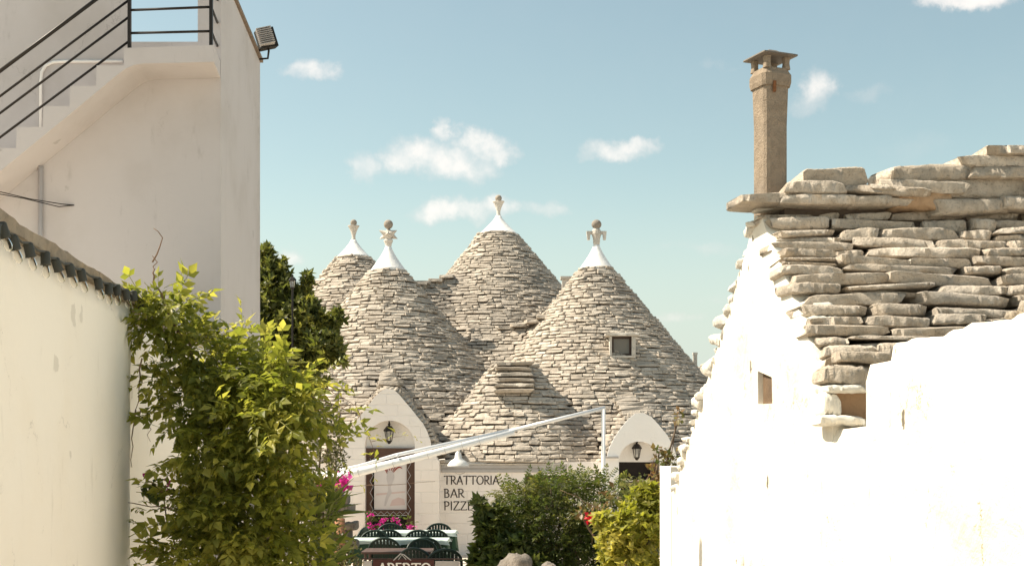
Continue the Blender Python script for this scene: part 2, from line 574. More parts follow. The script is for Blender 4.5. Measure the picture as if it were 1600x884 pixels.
def sheet_wall(name, p0, p1, ztop, zbot, thick, mat, parent, step=0.10, rough=0.012, side=1, seed=0.0, roundtop=0.04, bulge=None):
    """handmade plaster wall from p0 to p1 (x, y); face displaced by noise; side = +1: the face is on the right of p0->p1"""
    p0, p1 = Vector((*p0, 0)), Vector((*p1, 0))
    d = (p1 - p0)
    L = d.length
    d.normalize()
    nrm = Vector((d.y, -d.x, 0)) * side
    nu = max(2, int(L / step))
    nv = 26
    v, f = [], []
    prof = []
    for i in range(nu + 1):
        u = L * i / nu
        base = p0 + d * u
        zt = ztop(u) if callable(ztop) else ztop
        row = []
        for j in range(nv + 1):
            z = zbot + (zt - zbot) * j / nv
            q = base + Vector((0, 0, z))
            k = noise.fractal(q * 0.9 + Vector((seed, 0, 0)), 1.0, 2.0, 4) * rough * 2 + noise.noise(q * 5 + Vector((0, seed, 0))) * rough * 0.4
            if bulge:
                k += bulge(u, z)
            if j == nv:
                k -= roundtop
            row.append(q + nrm * k)
        row.append(base + Vector((0, 0, zt + roundtop * 0.5)) - nrm * thick * 0.5)
        row.append(base + Vector((0, 0, zt - 0.01)) - nrm * (thick - roundtop))
        row.append(base + Vector((0, 0, zbot)) - nrm * thick)
        prof.append(row)
    m = len(prof[0])
    for row in prof:
        v += row
    for i in range(nu):
        for j in range(m - 1):
            a, b = i * m + j, (i + 1) * m + j
            f.append((a, b, b + 1, a + 1) if side > 0 else (a, a + 1, b + 1, b))
    f.append(tuple(range(m)) if side > 0 else tuple(range(m))[::-1])
    e = nu * m
    f.append(tuple(e + j for j in range(m))[::-1] if side > 0 else tuple(e + j for j in range(m)))
    o = mesh(name, v, f, mat, parent, True)
    return o


# ------------------------------------------------------------------ stone shapes
def slab_template(seed):
    """cheap weathered roof slab: x -0.5..0.5, front edge at y = 0, z 0..1 (48 triangles)"""
    rg = np.random.default_rng(seed)
    prof = [(1.0, 0.02), (0.05, 0.0), (0.0, 0.16), (0.085, 0.82), (0.20, 1.0), (1.0, 0.97)]
    xs = [-0.5, -0.47, 0.0 + rg.uniform(-.2, .2), 0.47, 0.5]
    V, F = [], []
    for i, x in enumerate(xs):
        end = i in (0, 4)
        for (y, z) in prof:
            yy = y + (0.09 if end and y < 0.9 else 0) + (rg.uniform(-.045, .05) if y < 0.9 else 0)
            zz = (0.5 + (z - 0.5) * (0.84 if end else 1.0)) + rg.uniform(-.085, .085)
            V.append((x + rg.uniform(-.02, .02), yy, zz))
    k = len(prof)
    for i in range(4):
        for j in range(k - 1):
            a = i * k + j
            F.append((a, a + 1, a + k + 1)); F.append((a, a + k + 1, a + k))
    for i, flip in ((0, False), (4, True)):
        for j in range(1, k - 1):
            t = (i * k, i * k + j, i * k + j + 1)
            F.append(t if flip else t[::-1])
    # winding so that faces look outwards
    return np.array(V), np.array(F)[:, ::-1]


SLABS = [slab_template(100 + i) for i in range(14)]


def slab_meshes(mat):
    out = []
    for V, F in SLABS:
        me = bpy.data.meshes.new('roof_slab')
        me.from_pydata([tuple(x) for x in V], [], [tuple(int(i) for i in q) for q in F])
        me.update()
        me.materials.append(MATS[mat])
        out.append(me)
    return out


def rough_stone_mesh(seed, mat, blocky=0.35, nx=16, nr=14):
    """weathered block: x -0.5..0.5, y 0..1 (front at 0), z 0..1, broken edges"""
    rg = random.Random(seed)
    o = Vector((rg.uniform(0, 50), rg.uniform(0, 50), rg.uniform(0, 50)))
    V, F = [], []
    skew = rg.uniform(-.16, .16)
    wedge = rg.uniform(-.22, .22)
    cutl, cutr = rg.uniform(-.22, .22), rg.uniform(-.22, .22)
    planes = []
    for _ in range(9):
        pn = Vector((rg.uniform(-1, 1), rg.uniform(-1, .2), rg.uniform(-.8, 1))).normalized()
        planes.append((pn, (abs(pn.x) + abs(pn.y) + abs(pn.z)) * .5 * rg.uniform(.70, .95)))
    for i in range(nx + 1):
        t = i / nx
        x = -math.cos(math.pi * t) * 0.5
        x = x * 0.5 + (t - 0.5) * 0.5
        e = abs(2 * t - 1)
        endk = max(.74, (1 - e ** 16) ** .5)
        for k in range(nr):
            a = 2 * math.pi * (k + .5) / nr
            ca, sa = math.cos(a), math.sin(a)
            y = math.copysign(abs(ca) ** blocky, ca) * 0.5
            z = math.copysign(abs(sa) ** blocky, sa) * 0.5
            q = Vector((x * 2.6, y * 1.4, z * 0.8)) + o
            n1 = noise.fractal(q * 1.5, 1.0, 2.0, 2) * .8
            n2 = noise.noise(q * 8.0)
            n3 = noise.noise(Vector((x * 9.0, y * 5.0, z * 4.0)) + o) + .5
            yy = y * (0.9 + 0.1 * endk) + n1 * 0.07 + n2 * 0.03 + (n3 - .5) * .03
            zz = z * (1 + wedge * x) * endk + skew * x + (n1 * 0.13 + n2 * 0.055 + (n3 - .5) * .07) * (1 if z > 0 else 0.7)
            xx = x + 0.02 * n2 + (cutl if x < 0 else cutr) * y * .35 * e
            pv = Vector((xx, yy, zz))
            for (pn, pd) in planes:                    # broken corners and edges
                ex = pn.dot(pv) - pd
                if ex > 0:
                    pv -= pn * ex * .9
            V.append((pv.x, 0.5 + pv.y, 0.5 + pv.z))
    for i in range(nx):
        for k in range(nr):
            k2 = (k + 1) % nr
            F.append((i * nr + k, (i + 1) * nr + k, (i + 1) * nr + k2, i * nr + k2))
    F.append(tuple(range(nr)))
    F.append(tuple(nx * nr + k for k in range(nr))[::-1])
    me = bpy.data.meshes.new('stone_block')
    me.from_pydata(V, [], F)
    me.update()
    bm = bmesh.new()
    bm.from_mesh(me)
    bmesh.ops.recalc_face_normals(bm, faces=bm.faces)
    for f in bm.faces:
        f.smooth = True
    for ed in bm.edges:
        if len(ed.link_faces) == 2 and ed.calc_face_angle(0) > R(27):
            ed.smooth = False
    bm.to_mesh(me)
    bm.free()
    me.materials.append(MATS[mat])
    return me


def put(name, me, parent, loc, rot, scale, mat=None):
    o = link(name, me, parent)
    o.location = loc
    o.rotation_euler = rot
    o.scale = scale
    return o


# ------------------------------------------------------------------ leaves
def leaf_template(w=0.28, fold=0.06, droop=0.10):
    V = np.array([(0, 0, 0), (-w, 0.42, fold), (0, 0.5, -0.01), (w, 0.42, fold), (0, 1.0, -droop)], float)
    F = np.array([(0, 2, 1), (0, 3, 2), (1, 2, 4), (2, 3, 4)])
    return V, F


def frames(fw, up):
    fw = fw / np.linalg.norm(fw, axis=1, keepdims=True)
    sd = np.cross(fw, up)
    ln = np.linalg.norm(sd, axis=1, keepdims=True)
    sd = np.where(ln < 1e-5, np.array([[1.0, 0, 0]]), sd / np.maximum(ln, 1e-6))
    u2 = np.cross(sd, fw)
    return sd, fw, u2


def scatter(T, P, fw, up, size):
    """copies of template T (V, F) at P with forward and up vectors; returns merged V, F"""
    V, F = T
    sd, f2, u2 = frames(fw, up)
    size = np.broadcast_to(np.asarray(size, float), (len(P),))
    X = P[:, None, :] + size[:, None, None] * (V[None, :, 0:1] * sd[:, None, :] + V[None, :, 1:2] * f2[:, None, :] + V[None, :, 2:3] * u2[:, None, :])
    FF = F[None] + (np.arange(len(P)) * len(V))[:, None, None]
    return X.reshape(-1, 3), FF.reshape(-1, F.shape[1])


def merge(parts):
    Vs, Fs, b = [], [], 0
    for V, F in parts:
        Vs.append(V)
        Fs.append(F + b)
        b += len(V)
    return np.concatenate(Vs), np.concatenate(Fs)


def pinnate(seed, pairs=4, ll=0.30, w=0.26, curve=0.25):
    """feather leaf of unit length: leaflets in pairs along a drooping stalk"""
    rg = np.random.default_rng(seed)
    T = leaf_template(w, 0.08, 0.14)
    P, fw, up, sz = [], [], [], []
    for i in range(pairs):
        t = 0.22 + 0.68 * i / (pairs - 1)
        base = np.array([0, t, -curve * t * t])
        for s in (-1, 1):
            P.append(base)
            fw.append(np.array([s * 0.9, 0.62 + rg.uniform(-.15, .15), -0.30 + rg.uniform(-.2, .2)]))
            up.append(np.array([s * 0.25 + rg.uniform(-.2, .2), 0.1, 1.0]))
            sz.append(ll * rg.uniform(.8, 1.1) * (1 - 0.25 * abs(t - 0.5)))
    P.append(np.array([0, 0.93, -curve * 0.87])); fw.append(np.array([rg.uniform(-.2, .2), 1.0, -0.5])); up.append(np.array([0, 0.3, 1.0])); sz.append(ll * 1.1)
    parts = [scatter(T, np.array(P), np.array(fw), np.array(up), np.array(sz))]
    # the stalk: a thin three-sided strip
    st = []
    for i in range(4):
        t = i / 3
        r = 0.012 * (1 - 0.5 * t)
        c = np.array([0, t * 0.95, -curve * t * t * 0.9])
        st += [c + (r, 0, 0), c + (-r, 0, 0), c + (0, 0, -r * 1.5)]
    sf = []
    for i in range(3):
        for k in range(3):
            a, b = i * 3 + k, i * 3 + (k + 1) % 3
            sf += [(a, b, b + 3), (a, b + 3, a + 3)]
    parts.append((np.array(st), np.array(sf)))
    return merge(parts)


def whorl(seed, n=7, w=0.2, spread=0.8):
    """leaf rosette at a twig end, unit length"""
    rg = np.random.default_rng(seed)
    P, fw, up, sz = [], [], [], []
    for i in range(n):
        a = 2 * math.pi * i / n + rg.uniform(-.3, .3)
        h = rg.uniform(0.0, 0.35)
        P.append((0, h, 0))
        fw.append((math.cos(a) * spread, rg.uniform(.3, 1.0), math.sin(a) * spread))
        up.append((-math.cos(a) * .5, 1.0, -math.sin(a) * .5))
        sz.append(rg.uniform(.55, .9))
    return scatter(leaf_template(w, .05, .08), np.array(P), np.array(fw), np.array(up), np.array(sz))


def unit(n):
    v = RNG.normal(size=(n, 3))
    return v / np.linalg.norm(v, axis=1, keepdims=True)


def fill_clumps(clumps, per, shell=0.5):
    """points in a set of ellipsoids (x, y, z, rx, ry, rz, weight), thicker towards the skin; returns P and outward N"""
    Ps, Ns = [], []
    for (x, y, z, rx, ry, rz, wgt) in clumps:
        n = max(4, int(per * wgt))
        u = unit(n)
        r = RNG.uniform(shell, 1.0, size=(n, 1)) ** 0.6
        # ragged outline
        r = r * (1 + 0.22 * np.array([[noise.noise(Vector((a[0] * 2.3 + x, a[1] * 2.3 + z, a[2] * 2.3)))] for a in u]))
        Ps.append(np.array([[x, y, z]]) + u * r * np.array([[rx, ry, rz]]))
        Ns.append(u)
    return np.concatenate(Ps), np.concatenate(Ns)


def foliage(name, T_list, P, N, size, mat, parent, out=1.0, rise=0.3, jitter=0.6, stuff=True):
    parts = []
    idx = RNG.integers(0, len(T_list), len(P))
    fw = N * out + np.array([[0, 0, rise]]) + RNG.normal(size=P.shape) * jitter
    up = np.array([[0, 0, 1.0]]) + RNG.normal(size=P.shape) * 0.45 + N * 0.3
    sz = size * RNG.uniform(.55, 1.3, len(P))
    for k, T in enumerate(T_list):
        s = idx == k
        if s.any():
            parts.append(scatter(T, P[s], fw[s], up[s], sz[s]))
    V, F = merge(parts)
    o = np_mesh(name, V, F, mat, parent)
    if stuff:
        o['kind'] = 'stuff'
    return o


def at(px, py, D):
    """point at distance D seen at a pixel of the 1600 x 884 photograph (used to read sizes off the photo)"""
    return Vector(((px - 800) / 2000 * D, D, EYE + (700 - py) / 2000 * D))


# ================================================================== GROUND
g = mesh('ground', [(-900, -300, 0), (900, -300, 0), (900, 1800, 0), (-900, 1800, 0)], [(0, 1, 2, 3)], 'ground_mat')
g['kind'] = 'structure'

cy = mesh('courtyard_bounce_sheet', [(-7, 13.5, .004), (7, 13.5, .004), (7, 28, .004), (-7, 28, .004)], [(0, 1, 2, 3)], 'bounce_paving_mat')  # pale paving sheet added to bounce sunlight up onto the restaurant front
cy['kind'] = 'structure'

# ================================================================== TRULLI
FRONT = 27.0
CONES = {  # x, y, height of the stone top, radius there, slope
    'A': (-4.33, 35.0, 7.56, 0.40, 1.17),
    'B': (-3.12, 32.3, 6.82, 0.39, 1.17),
    'C': (-0.38, 36.0, 8.34, 0.50, 1.18),
    'D': (2.145, 32.5, 6.87, 0.39, 1.19),
    'E': (0.06, 29.12, 4.17, 0.42, 1.42),
}
RIDGES = [  # p0, p1, z0, z1, slope, power, front limit, owner
    ((-2.5, 34.2), (-1.3, 34.8), 6.75, 6.95, 1.1, 1.0, None, 'C'),
    ((-1.0, 32.6), (1.4, 32.4), 5.40, 5.55, 1.12, 1.0, None, 'C'),
    ((2.4, 33.5), (6.5, 33.9), 4.60, 4.50, 1.15, 1.0, None, 'D'),
    ((-2.63, 27.2), (-2.8, 30.8), 3.72, 4.0, 1.25, 1.12, 27.15, 'B'),
    ((2.73, 27.45), (2.5, 30.4), 3.06, 3.55, 1.35, 1.05, 27.4, 'D'),
    ((-6.0, 30.5), (-5.0, 33.0), 4.2, 4.6, 1.1, 1.0, None, 'A'),
]
OWN = list(CONES) + [r[7] for r in RIDGES]


def comps(x, y):
    out = []
    for k, (cx, cy, zt, rt, s) in CONES.items():
        r = np.hypot((x - cx) * (0.86 if k == 'E' else 1.0), y - cy)
        rr_ = r - rt
        h = zt - (s * 1.06) * rr_ + 0.022 * np.clip(rr_, 0, 5) ** 2
        h = np.where(r < rt, zt + 0.0 * r, h)
        h = h - 0.05 * np.sin(np.arctan2(y - cy, x - cx) * 3 + cx * 5) * np.clip(r - 0.6, 0, 1)
        out.append(h)
    for (p0, p1, z0, z1, s, pw, lim, own) in RIDGES:
        dx, dy = p1[0] - p0[0], p1[1] - p0[1]
        L2 = dx * dx + dy * dy
        t = np.clip(((x - p0[0]) * dx + (y - p0[1]) * dy) / L2, 0, 1)
        r = np.hypot(x - p0[0] - t * dx, y - p0[1] - t * dy)
        h = z0 + (z1 - z0) * t - s * r ** pw
        if lim is not None:
            h = np.where(y < lim, -5.0, h)
        out.append(h)
    return np.stack(out)


def H(x, y):
    c = comps(x, y)
    k = 11.0
    m = c.max(axis=0)
    soft = m + np.log(np.exp(k * (c - m)).sum(axis=0)) / k
    return soft


XS = np.arange(-8.0, 7.6, 0.075)
YS = np.arange(FRONT + 0.02, 40.0, 0.075)
GX, GY = np.meshgrid(XS, YS, indexing='ij')
GH = H(GX, GY)
_c = comps(GX, GY)
GOWN = _c.argmax(axis=0)


def contour(level):
    """marching squares; returns polylines with the high side on their left"""
    A = GH > level
    segs = {}
    code = (A[:-1, :-1] * 1 + A[1:, :-1] * 2 + A[1:, 1:] * 4 + A[:-1, 1:] * 8)
    ii, jj = np.nonzero((code > 0) & (code < 15))
    table = {1: [('B', 'L')], 2: [('R', 'B')], 3: [('R', 'L')], 4: [('T', 'R')], 5: [('B', 'L'), ('T', 'R')], 6: [('T', 'B')], 7: [('T', 'L')],
             8: [('L', 'T')], 9: [('B', 'T')], 10: [('R', 'B'), ('L', 'T')], 11: [('R', 'T')], 12: [('L', 'R')], 13: [('B', 'R')], 14: [('L', 'B')]}
    pts = {}

    def edge(i, j, e):
        if e == 'B': k = (i, j, 0)
        elif e == 'T': k = (i, j + 1, 0)
        elif e == 'L': k = (i, j, 1)
        else: k = (i + 1, j, 1)
        if k not in pts:
            i0, j0, o = k
            i1, j1 = (i0 + 1, j0) if o == 0 else (i0, j0 + 1)
            a, b = GH[i0, j0], GH[i1, j1]
            t = (level - a) / (b - a)
            pts[k] = (XS[i0] + (XS[i1] - XS[i0]) * t, YS[j0] + (YS[j1] - YS[j0]) * t)
        return k
    for i, j in zip(ii.tolist(), jj.tolist()):
        for a, b in table[int(code[i, j])]:
            segs[edge(i, j, a)] = edge(i, j, b)
    lines = []
    starts = set(segs) - set(segs.values())
    while segs:
        k = starts.pop() if starts else next(iter(segs))
        line = [pts[k]]
        while k in segs:
            k = segs.pop(k)
            line.append(pts[k])
        lines.append(np.array(line))
    return lines


stones = []        # x, y, z, tangent angle, length, depth, thickness, tilt
DZ = 0.118
z = 2.04
lv = 0
while z < 8.3:
    th = (0.098 - 0.0045 * min(max(z - 2.2, 0), 4.5)) * RNG.uniform(0.88, 1.14)
    for ln in contour(z):
        seg = np.hypot(*(ln[1:] - ln[:-1]).T)
        cum = np.concatenate([[0], np.cumsum(seg)])
        tot = cum[-1]
        if tot < 0.35:
            continue
        s = RNG.uniform(-.3, 0)
        while s < tot:
            L = float(np.clip(RNG.lognormal(math.log(0.27), 0.40), 0.11, 0.65))
            mid = min(max(s + L / 2, 0), tot)
            a = max(mid - 0.12, 0); b = min(mid + 0.12, tot)
            xm, ym = np.interp(mid, cum, ln[:, 0]), np.interp(mid, cum, ln[:, 1])
            dx = np.interp(b, cum, ln[:, 0]) - np.interp(a, cum, ln[:, 0])
            dy = np.interp(b, cum, ln[:, 1]) - np.interp(a, cum, ln[:, 1])
            stones.append((xm, ym, z + RNG.uniform(-.016, .016), math.atan2(dy, dx), L * 0.985, 0.36, th * RNG.uniform(.86, 1.0), RNG.uniform(-.04, .04)))
            s += L
    z += th * 0.93
    lv += 1
S = np.array(stones)
# which side is downhill? sample the height field
tx, ty = np.cos(S[:, 3]), np.sin(S[:, 3])
nx_, ny_ = ty, -tx                                   # right of the tangent
hr = H(S[:, 0] + nx_ * 0.1, S[:, 1] + ny_ * 0.1)
hl = H(S[:, 0] - nx_ * 0.1, S[:, 1] - ny_ * 0.1)
flip = hr > hl
S[flip, 3] += math.pi
tx, ty = np.cos(S[:, 3]), np.sin(S[:, 3])
ox, oy = ty, -tx                                     # outward (downhill)
to_cam = np.stack([-S[:, 0], -S[:, 1]], 1)
to_cam /= np.linalg.norm(to_cam, axis=1, keepdims=True)
facing = ox * to_cam[:, 0] + oy * to_cam[:, 1]
keep = facing > -0.45
# keep clear of the two dormer fronts and of the house wall line
keep &= ~((S[:, 1] < 27.22) | (S[:, 1] - .5 * S[:, 4] * np.abs(np.sin(S[:, 3])) < 27.07))
keep &= ~((S[:, 1] < 27.72) & (np.abs(S[:, 0] - 2.71) < .52) & (S[:, 2] < 2.55))
keep &= ~((S[:, 1] < 27.55) & (np.abs(S[:, 0] + 2.58) < .62) & (S[:, 2] < 2.98))
S, ox, oy, facing = S[keep], ox[keep], oy[keep], facing[keep]
own = np.array([OWN[i] for i in comps(S[:, 0], S[:, 1]).argmax(axis=0)])
# line of sight over the height field, for the choice of the largest ones in view
vis = facing > 0.05
for f in np.linspace(0.80, 0.995, 60):
    qx, qy = S[:, 0] * f, S[:, 1] * f
    qz = EYE + (S[:, 2] + 0.06 - EYE) * f
    vis &= ~((H(qx, qy) > qz + 0.06) & (qy > 27.2))
pxx = 800 + 2000 * S[:, 0] / S[:, 1]
pyy = 700 - 2000 * (S[:, 2] - EYE) / S[:, 1]
vis &= (pxx > 480) & (pxx < 1110) & (pyy < 728)
vis &= ~((pxx < 535) & (pyy > 470))

TR = {}
labels = {
    'A': 'small cone-roofed stone trullo at the left rear, goblet and ball finial, beside the dark tree',
    'B': 'trullo with star finial, whitewashed arched doorway and stone cone roof behind the tables',
    'C': 'tallest rearmost trullo cone in the middle with goblet and ball finial',
    'D': 'trullo on the right with cross-shaped finial, small roof window and arched white dormer',
    'E': 'low blunt stone cone over the white trattoria front with painted lettering',
}
for k, (cx, cy, zt, rt, s) in CONES.items():
    TR[k] = thing('trullo', (cx, cy if k != 'E' else 27.5, 0), labels[k], 'trullo', 'trulli of the restaurant')

rs_meshes = slab_meshes('roof_stone')
for k in CONES:
    sel = np.nonzero(own == k)[0]
    area = S[sel, 4] * np.clip(facing[sel], 0, 1) / S[sel, 1]
    area[~vis[sel]] = -1
    order = sel[np.argsort(-area)]
    nvis = int((area > 0).sum())
    top, rest = order[:min(300, nvis)], order[min(300, nvis):]
    for i in top:
        x, y, zz, a, L, dp, th, tl = S[i]
        off = 0.05 + random.uniform(-.018, .022)
        put('stone', rs_meshes[random.randrange(len(rs_meshes))], TR[k],
            (x + ox[i] * off, y + oy[i] * off, zz - th * 0.5), (-0.10 + random.uniform(-.08, .08), tl, a), (L, dp, th))
    parts = []
    tid = RNG.integers(0, len(SLABS), len(rest))
    for m, T in enumerate(SLABS):
        q = rest[tid == m]
        if not len(q):
            continue
        off = 0.05 + RNG.uniform(-.018, .022, len(q))
        V, F = T
        ca, sa = np.cos(S[q, 3])[:, None], np.sin(S[q, 3])[:, None]
        lx = V[None, :, 0] * S[q, 4][:, None]
        ly = V[None, :, 1] * S[q, 5][:, None]
        lz = V[None, :, 2] * S[q, 6][:, None] + lx * np.tan(-S[q, 7])[:, None] - ly * 0.10
        X = S[q, 0][:, None] + (ox[q] * off)[:, None] + lx * ca - ly * sa
        Y = S[q, 1][:, None] + (oy[q] * off)[:, None] + lx * sa + ly * ca
        Z = (S[q, 2] - S[q, 6] * 0.5)[:, None] + lz
        VV = np.stack([X, Y, Z], -1).reshape(-1, 3)
        FF = (F[None] + (np.arange(len(q)) * len(V))[:, None, None]).reshape(-1, 3)
        parts.append((VV, FF))
    if parts:
        V, F = merge(parts)
        o = np_mesh('roof_stones', V, F, 'roof_stone', TR[k])
        o['kind'] = 'stuff'

# rubble core under the stones, one sheet for each trullo
for k in CONES:
    gi = np.isin(np.array(OWN)[GOWN], [k]) & (GH > 1.95)
    # grow by one cell so that sheets meet
    gg = gi.copy()
    gg[1:] |= gi[:-1]; gg[:-1] |= gi[1:]; gg[:, 1:] |= gi[:, :-1]; gg[:, :-1] |= gi[:, 1:]
    gg[2:] |= gg[:-2]
    idx = -np.ones(GX.shape, int)
    ys_ok = GY > 27.35
    gg &= ys_ok
    cell = gg[:-1, :-1] & gg[1:, :-1] & gg[1:, 1:] & gg[:-1, 1:]
    usedv = np.zeros_like(gg)
    usedv[:-1, :-1] |= cell; usedv[1:, :-1] |= cell; usedv[1:, 1:] |= cell; usedv[:-1, 1:] |= cell
    idx[usedv] = np.arange(usedv.sum())
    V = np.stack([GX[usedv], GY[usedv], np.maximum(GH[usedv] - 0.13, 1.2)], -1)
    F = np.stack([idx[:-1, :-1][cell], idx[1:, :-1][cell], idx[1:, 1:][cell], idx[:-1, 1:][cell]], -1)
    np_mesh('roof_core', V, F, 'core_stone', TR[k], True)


# whitewashed caps and stone finials
def cap(k, h):
    cx, cy, zt, rt, s = CONES[k]
    prof = []
    for i in range(11):
        t = i / 10
        r = (rt + 0.07) * ((1 - t) ** 1.22) + 0.075 * t
        prof.append((r, -0.06 + (h + 0.06) * t))
    prof.insert(0, (rt + 0.02, -0.14))
    MB().lathe(prof, (cx, cy, zt), 28).build('cap', 'plaster_white', TR[k], True)
    return Vector((cx, cy, zt + h))


def goblet(k, h, sc):
    b = cap(k, h)
    f = MB().lathe([(0.075 * sc, -0.02), (0.055 * sc, 0.08 * sc), (0.06 * sc, 0.15 * sc), (0.10 * sc, 0.28 * sc), (0.155 * sc, 0.40 * sc), (0.185 * sc, 0.43 * sc), (0.185 * sc, 0.455 * sc), (0.08 * sc, 0.46 * sc)], b, 12).build('finial', 'pale_stone', TR[k], False)
    ball(b + Vector((0, 0, 0.55 * sc)), 0.105 * sc).build('finial_ball', 'ball_stone', f, True)


goblet('A', 0.42, 0.86)
goblet('C', 0.48, 0.90)
b = cap('B', 0.56)
f = MB().lathe([(0.075, -0.02), (0.085, 0.06), (0.12, 0.14), (0.10, 0.18)], b, 10).build('finial', 'pale_stone', TR['B'])
m = MB()
c = b + Vector((0, 0, 0.30))
ph = [R(90), R(210), R(330)]
for sgn in (1, -1):          # two crossed pyramids make the star
    base = [c + Vector((math.cos(a) * .27, sgn * 0.07, math.sin(a) * .195 * sgn)) for a in ph]
    apex = c + Vector((0, -sgn * 0.22, 0))
    apex2 = c + Vector((0, sgn * 0.16, 0))
    m.add([*base, apex, apex2], [(0, 1, 3), (1, 2, 3), (2, 0, 3), (1, 0, 4), (2, 1, 4), (0, 2, 4)])
m.build('star', 'pale_stone', f)
ball(c + Vector((0, 0, 0.255)), 0.118).build('finial_ball', 'ball_stone', f, True)
b = cap('D', 0.58)
f = MB().lathe([(0.075, -0.02), (0.085, 0.05), (0.09, 0.16), (0.125, 0.28), (0.11, 0.36), (0.075, 0.42)], b, 10).build('finial', 'pale_stone', TR['D'])
m = MB().box(b.x - 0.235, b.x + 0.235, b.y - 0.055, b.y + 0.055, b.z + 0.27, b.z + 0.345)
for sg_ in (-1, 1):
    xs_ = sorted((b.x + sg_ * .17, b.x + sg_ * .235))
    xt_ = sorted((b.x + sg_ * .15, b.x + sg_ * .255))
    m.hexa([(xs_[0], b.y - .06, b.z + .13), (xs_[1], b.y - .06, b.z + .13), (xs_[1], b.y + .06, b.z + .13), (xs_[0], b.y + .06, b.z + .13),
            (xt_[0], b.y - .065, b.z + .34), (xt_[1], b.y - .065, b.z + .34), (xt_[1], b.y + .065, b.z + .34), (xt_[0], b.y + .065, b.z + .34)])
m.build('cross_arm', 'pale_stone', f)
ball(b + Vector((0, 0, 0.52)), 0.128, 14, 9, 0.95).build('finial_ball', 'ball_stone', f, True)

# broad steps on the blunt cone E
for i in range(6):
    zz = 4.20 - i * 0.125
    y0 = 28.57 - i * 0.085
    w = 0.40 + i * 0.012
    put('stone', rough_stone_mesh(700 + i, 'roof_stone', 0.3, 10, 10), TR['E'], (0.05 + 0.004 * i + random.uniform(-.02, .02), y0 - 0.06, zz - 0.06), (0, random.uniform(-.015, .015), 0), (w * 2, 0.5, 0.088))
MB().box(-0.30, 0.42, 28.79, 29.45, 3.3, 4.16).build('roof_core', 'core_stone', TR['E'])
# flat cap stones on the doorway dormers
for (k, cx, yy, zt, n) in (('B', -2.63, 27.02, 3.66, 4), ('D', 2.70, 27.22, 3.05, 4)):
    for i in range(n):
        w = 0.34 - 0.05 * i if k == 'B' else 0.62 - 0.07 * i
        put('stone', rs_meshes[i], TR[k], (cx - 0.02 * i - (0.06 * i if k == 'D' else 0), yy + 0.10 * i + 0.12, zt + 0.092 * i - 0.03), (0, random.uniform(-.04, .04), 0), (w + 0.1, 0.45, 0.10))
# saddle stones bleached with lime between the cones
for (px, py, D) in ((790, 508, 32.3), (812, 504, 32.2), (835, 498, 32.0), (850, 491, 31.8), (662, 437, 34.0), (680, 434, 34.2), (697, 428, 34.4), (486, 436, 34.5)):
    p = at(px, py, D)
    put('stone', rs_meshes[random.randrange(14)], TR['A' if px < 500 else 'C'], (p.x, p.y, p.z - .11), (0, random.uniform(-.06, .06), random.uniform(-.2, .2)), (0.38, 0.4, 0.10))

# ---- front wall of trullo B with the pointed dormer and the arched doorway
YB = 27.0


def arch(x0, x1, zs, zt, n=14):
    cx, hw = (x0 + x1) / 2, (x1 - x0) / 2
    return [(cx + hw * math.cos(math.pi * i / n), zs + (zt - zs) * math.sin(math.pi * i / n)) for i in range(n + 1)]


def X(px, D):
    return (px - 800) / 2000 * D


def Z(py, D):
    return EYE + (700 - py) / 2000 * D


mapB = lambda y0, th: (lambda u, z, t: (u, y0 + th * t, z))
og = [(538, 700), (541, 684), (549, 671), (559, 656), (568, 643), (577, 631), (586, 620), (594, 612), (604, 607), (615, 609), (624, 616), (633, 627), (642, 639), (651, 650), (660, 661), (668, 673), (673, 686), (675, 704)]
outer = [(X(526, YB), 0.0)] + [(X(526, YB), 2.02)] + [(X(a, YB) + random.uniform(-.015, .015), Z(b_, YB)) for a, b_ in og] + [(X(686, YB), 2.02), (X(686, YB), 0.0)]
dx0, dx1 = X(570, YB), X(648, YB)
hole = arch(dx0, dx1, 2.36, 2.88) + [(dx0, 0.02), (dx1, 0.02)]
poly_wall('front_wall', outer, [hole], mapB(YB, 0.42), 0, 'painted_blocks', TR['B'])
# edge of the dormer roof: a thick whitewashed rim of slabs
for i in range(len(og) - 1):
    for s in (0.0, 0.5):
        a_ = Vector((X(og[i][0], YB), 0, Z(og[i][1], YB)))
        b_ = Vector((X(og[i + 1][0], YB), 0, Z(og[i + 1][1], YB)))
        p = a_.lerp(b_, s)
        L = (b_ - a_).length
        put('stone', rs_meshes[(i * 2) % 14], TR['B'], (p.x, YB + 0.05, p.z - 0.02), (0, 0, 0), (0.16, 0.5, 0.085))
MB().box(dx0 - 0.1, dx1 + 0.1, YB + 0.30, YB + 0.36, 2.22, 3.0).build('lunette', 'plaster_white', TR['B'])
door = MB().box(dx0, dx1, YB + 0.22, YB + 0.34, 2.10, 2.30).box(dx0, dx0 + 0.13, YB + 0.24, YB + 0.34, 0, 2.10).box(dx1 - 0.19, dx1, YB + 0.24, YB + 0.34, 0, 2.10).box(dx0 + .13, dx1 - .19, YB + .24, YB + .34, 0.86, 0.98).build('door', 'brown_wood', TR['B'])
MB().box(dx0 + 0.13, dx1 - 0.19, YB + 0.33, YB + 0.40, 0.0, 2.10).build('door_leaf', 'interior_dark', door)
px0, px1, pz0, pz1 = X(581, YB) + .02, X(634, YB), Z(797, YB), Z(722, YB)
MB().box(px0, px1, YB + 0.27, YB + 0.295, pz0, pz1).build('curtain', 'poster_paper', door)
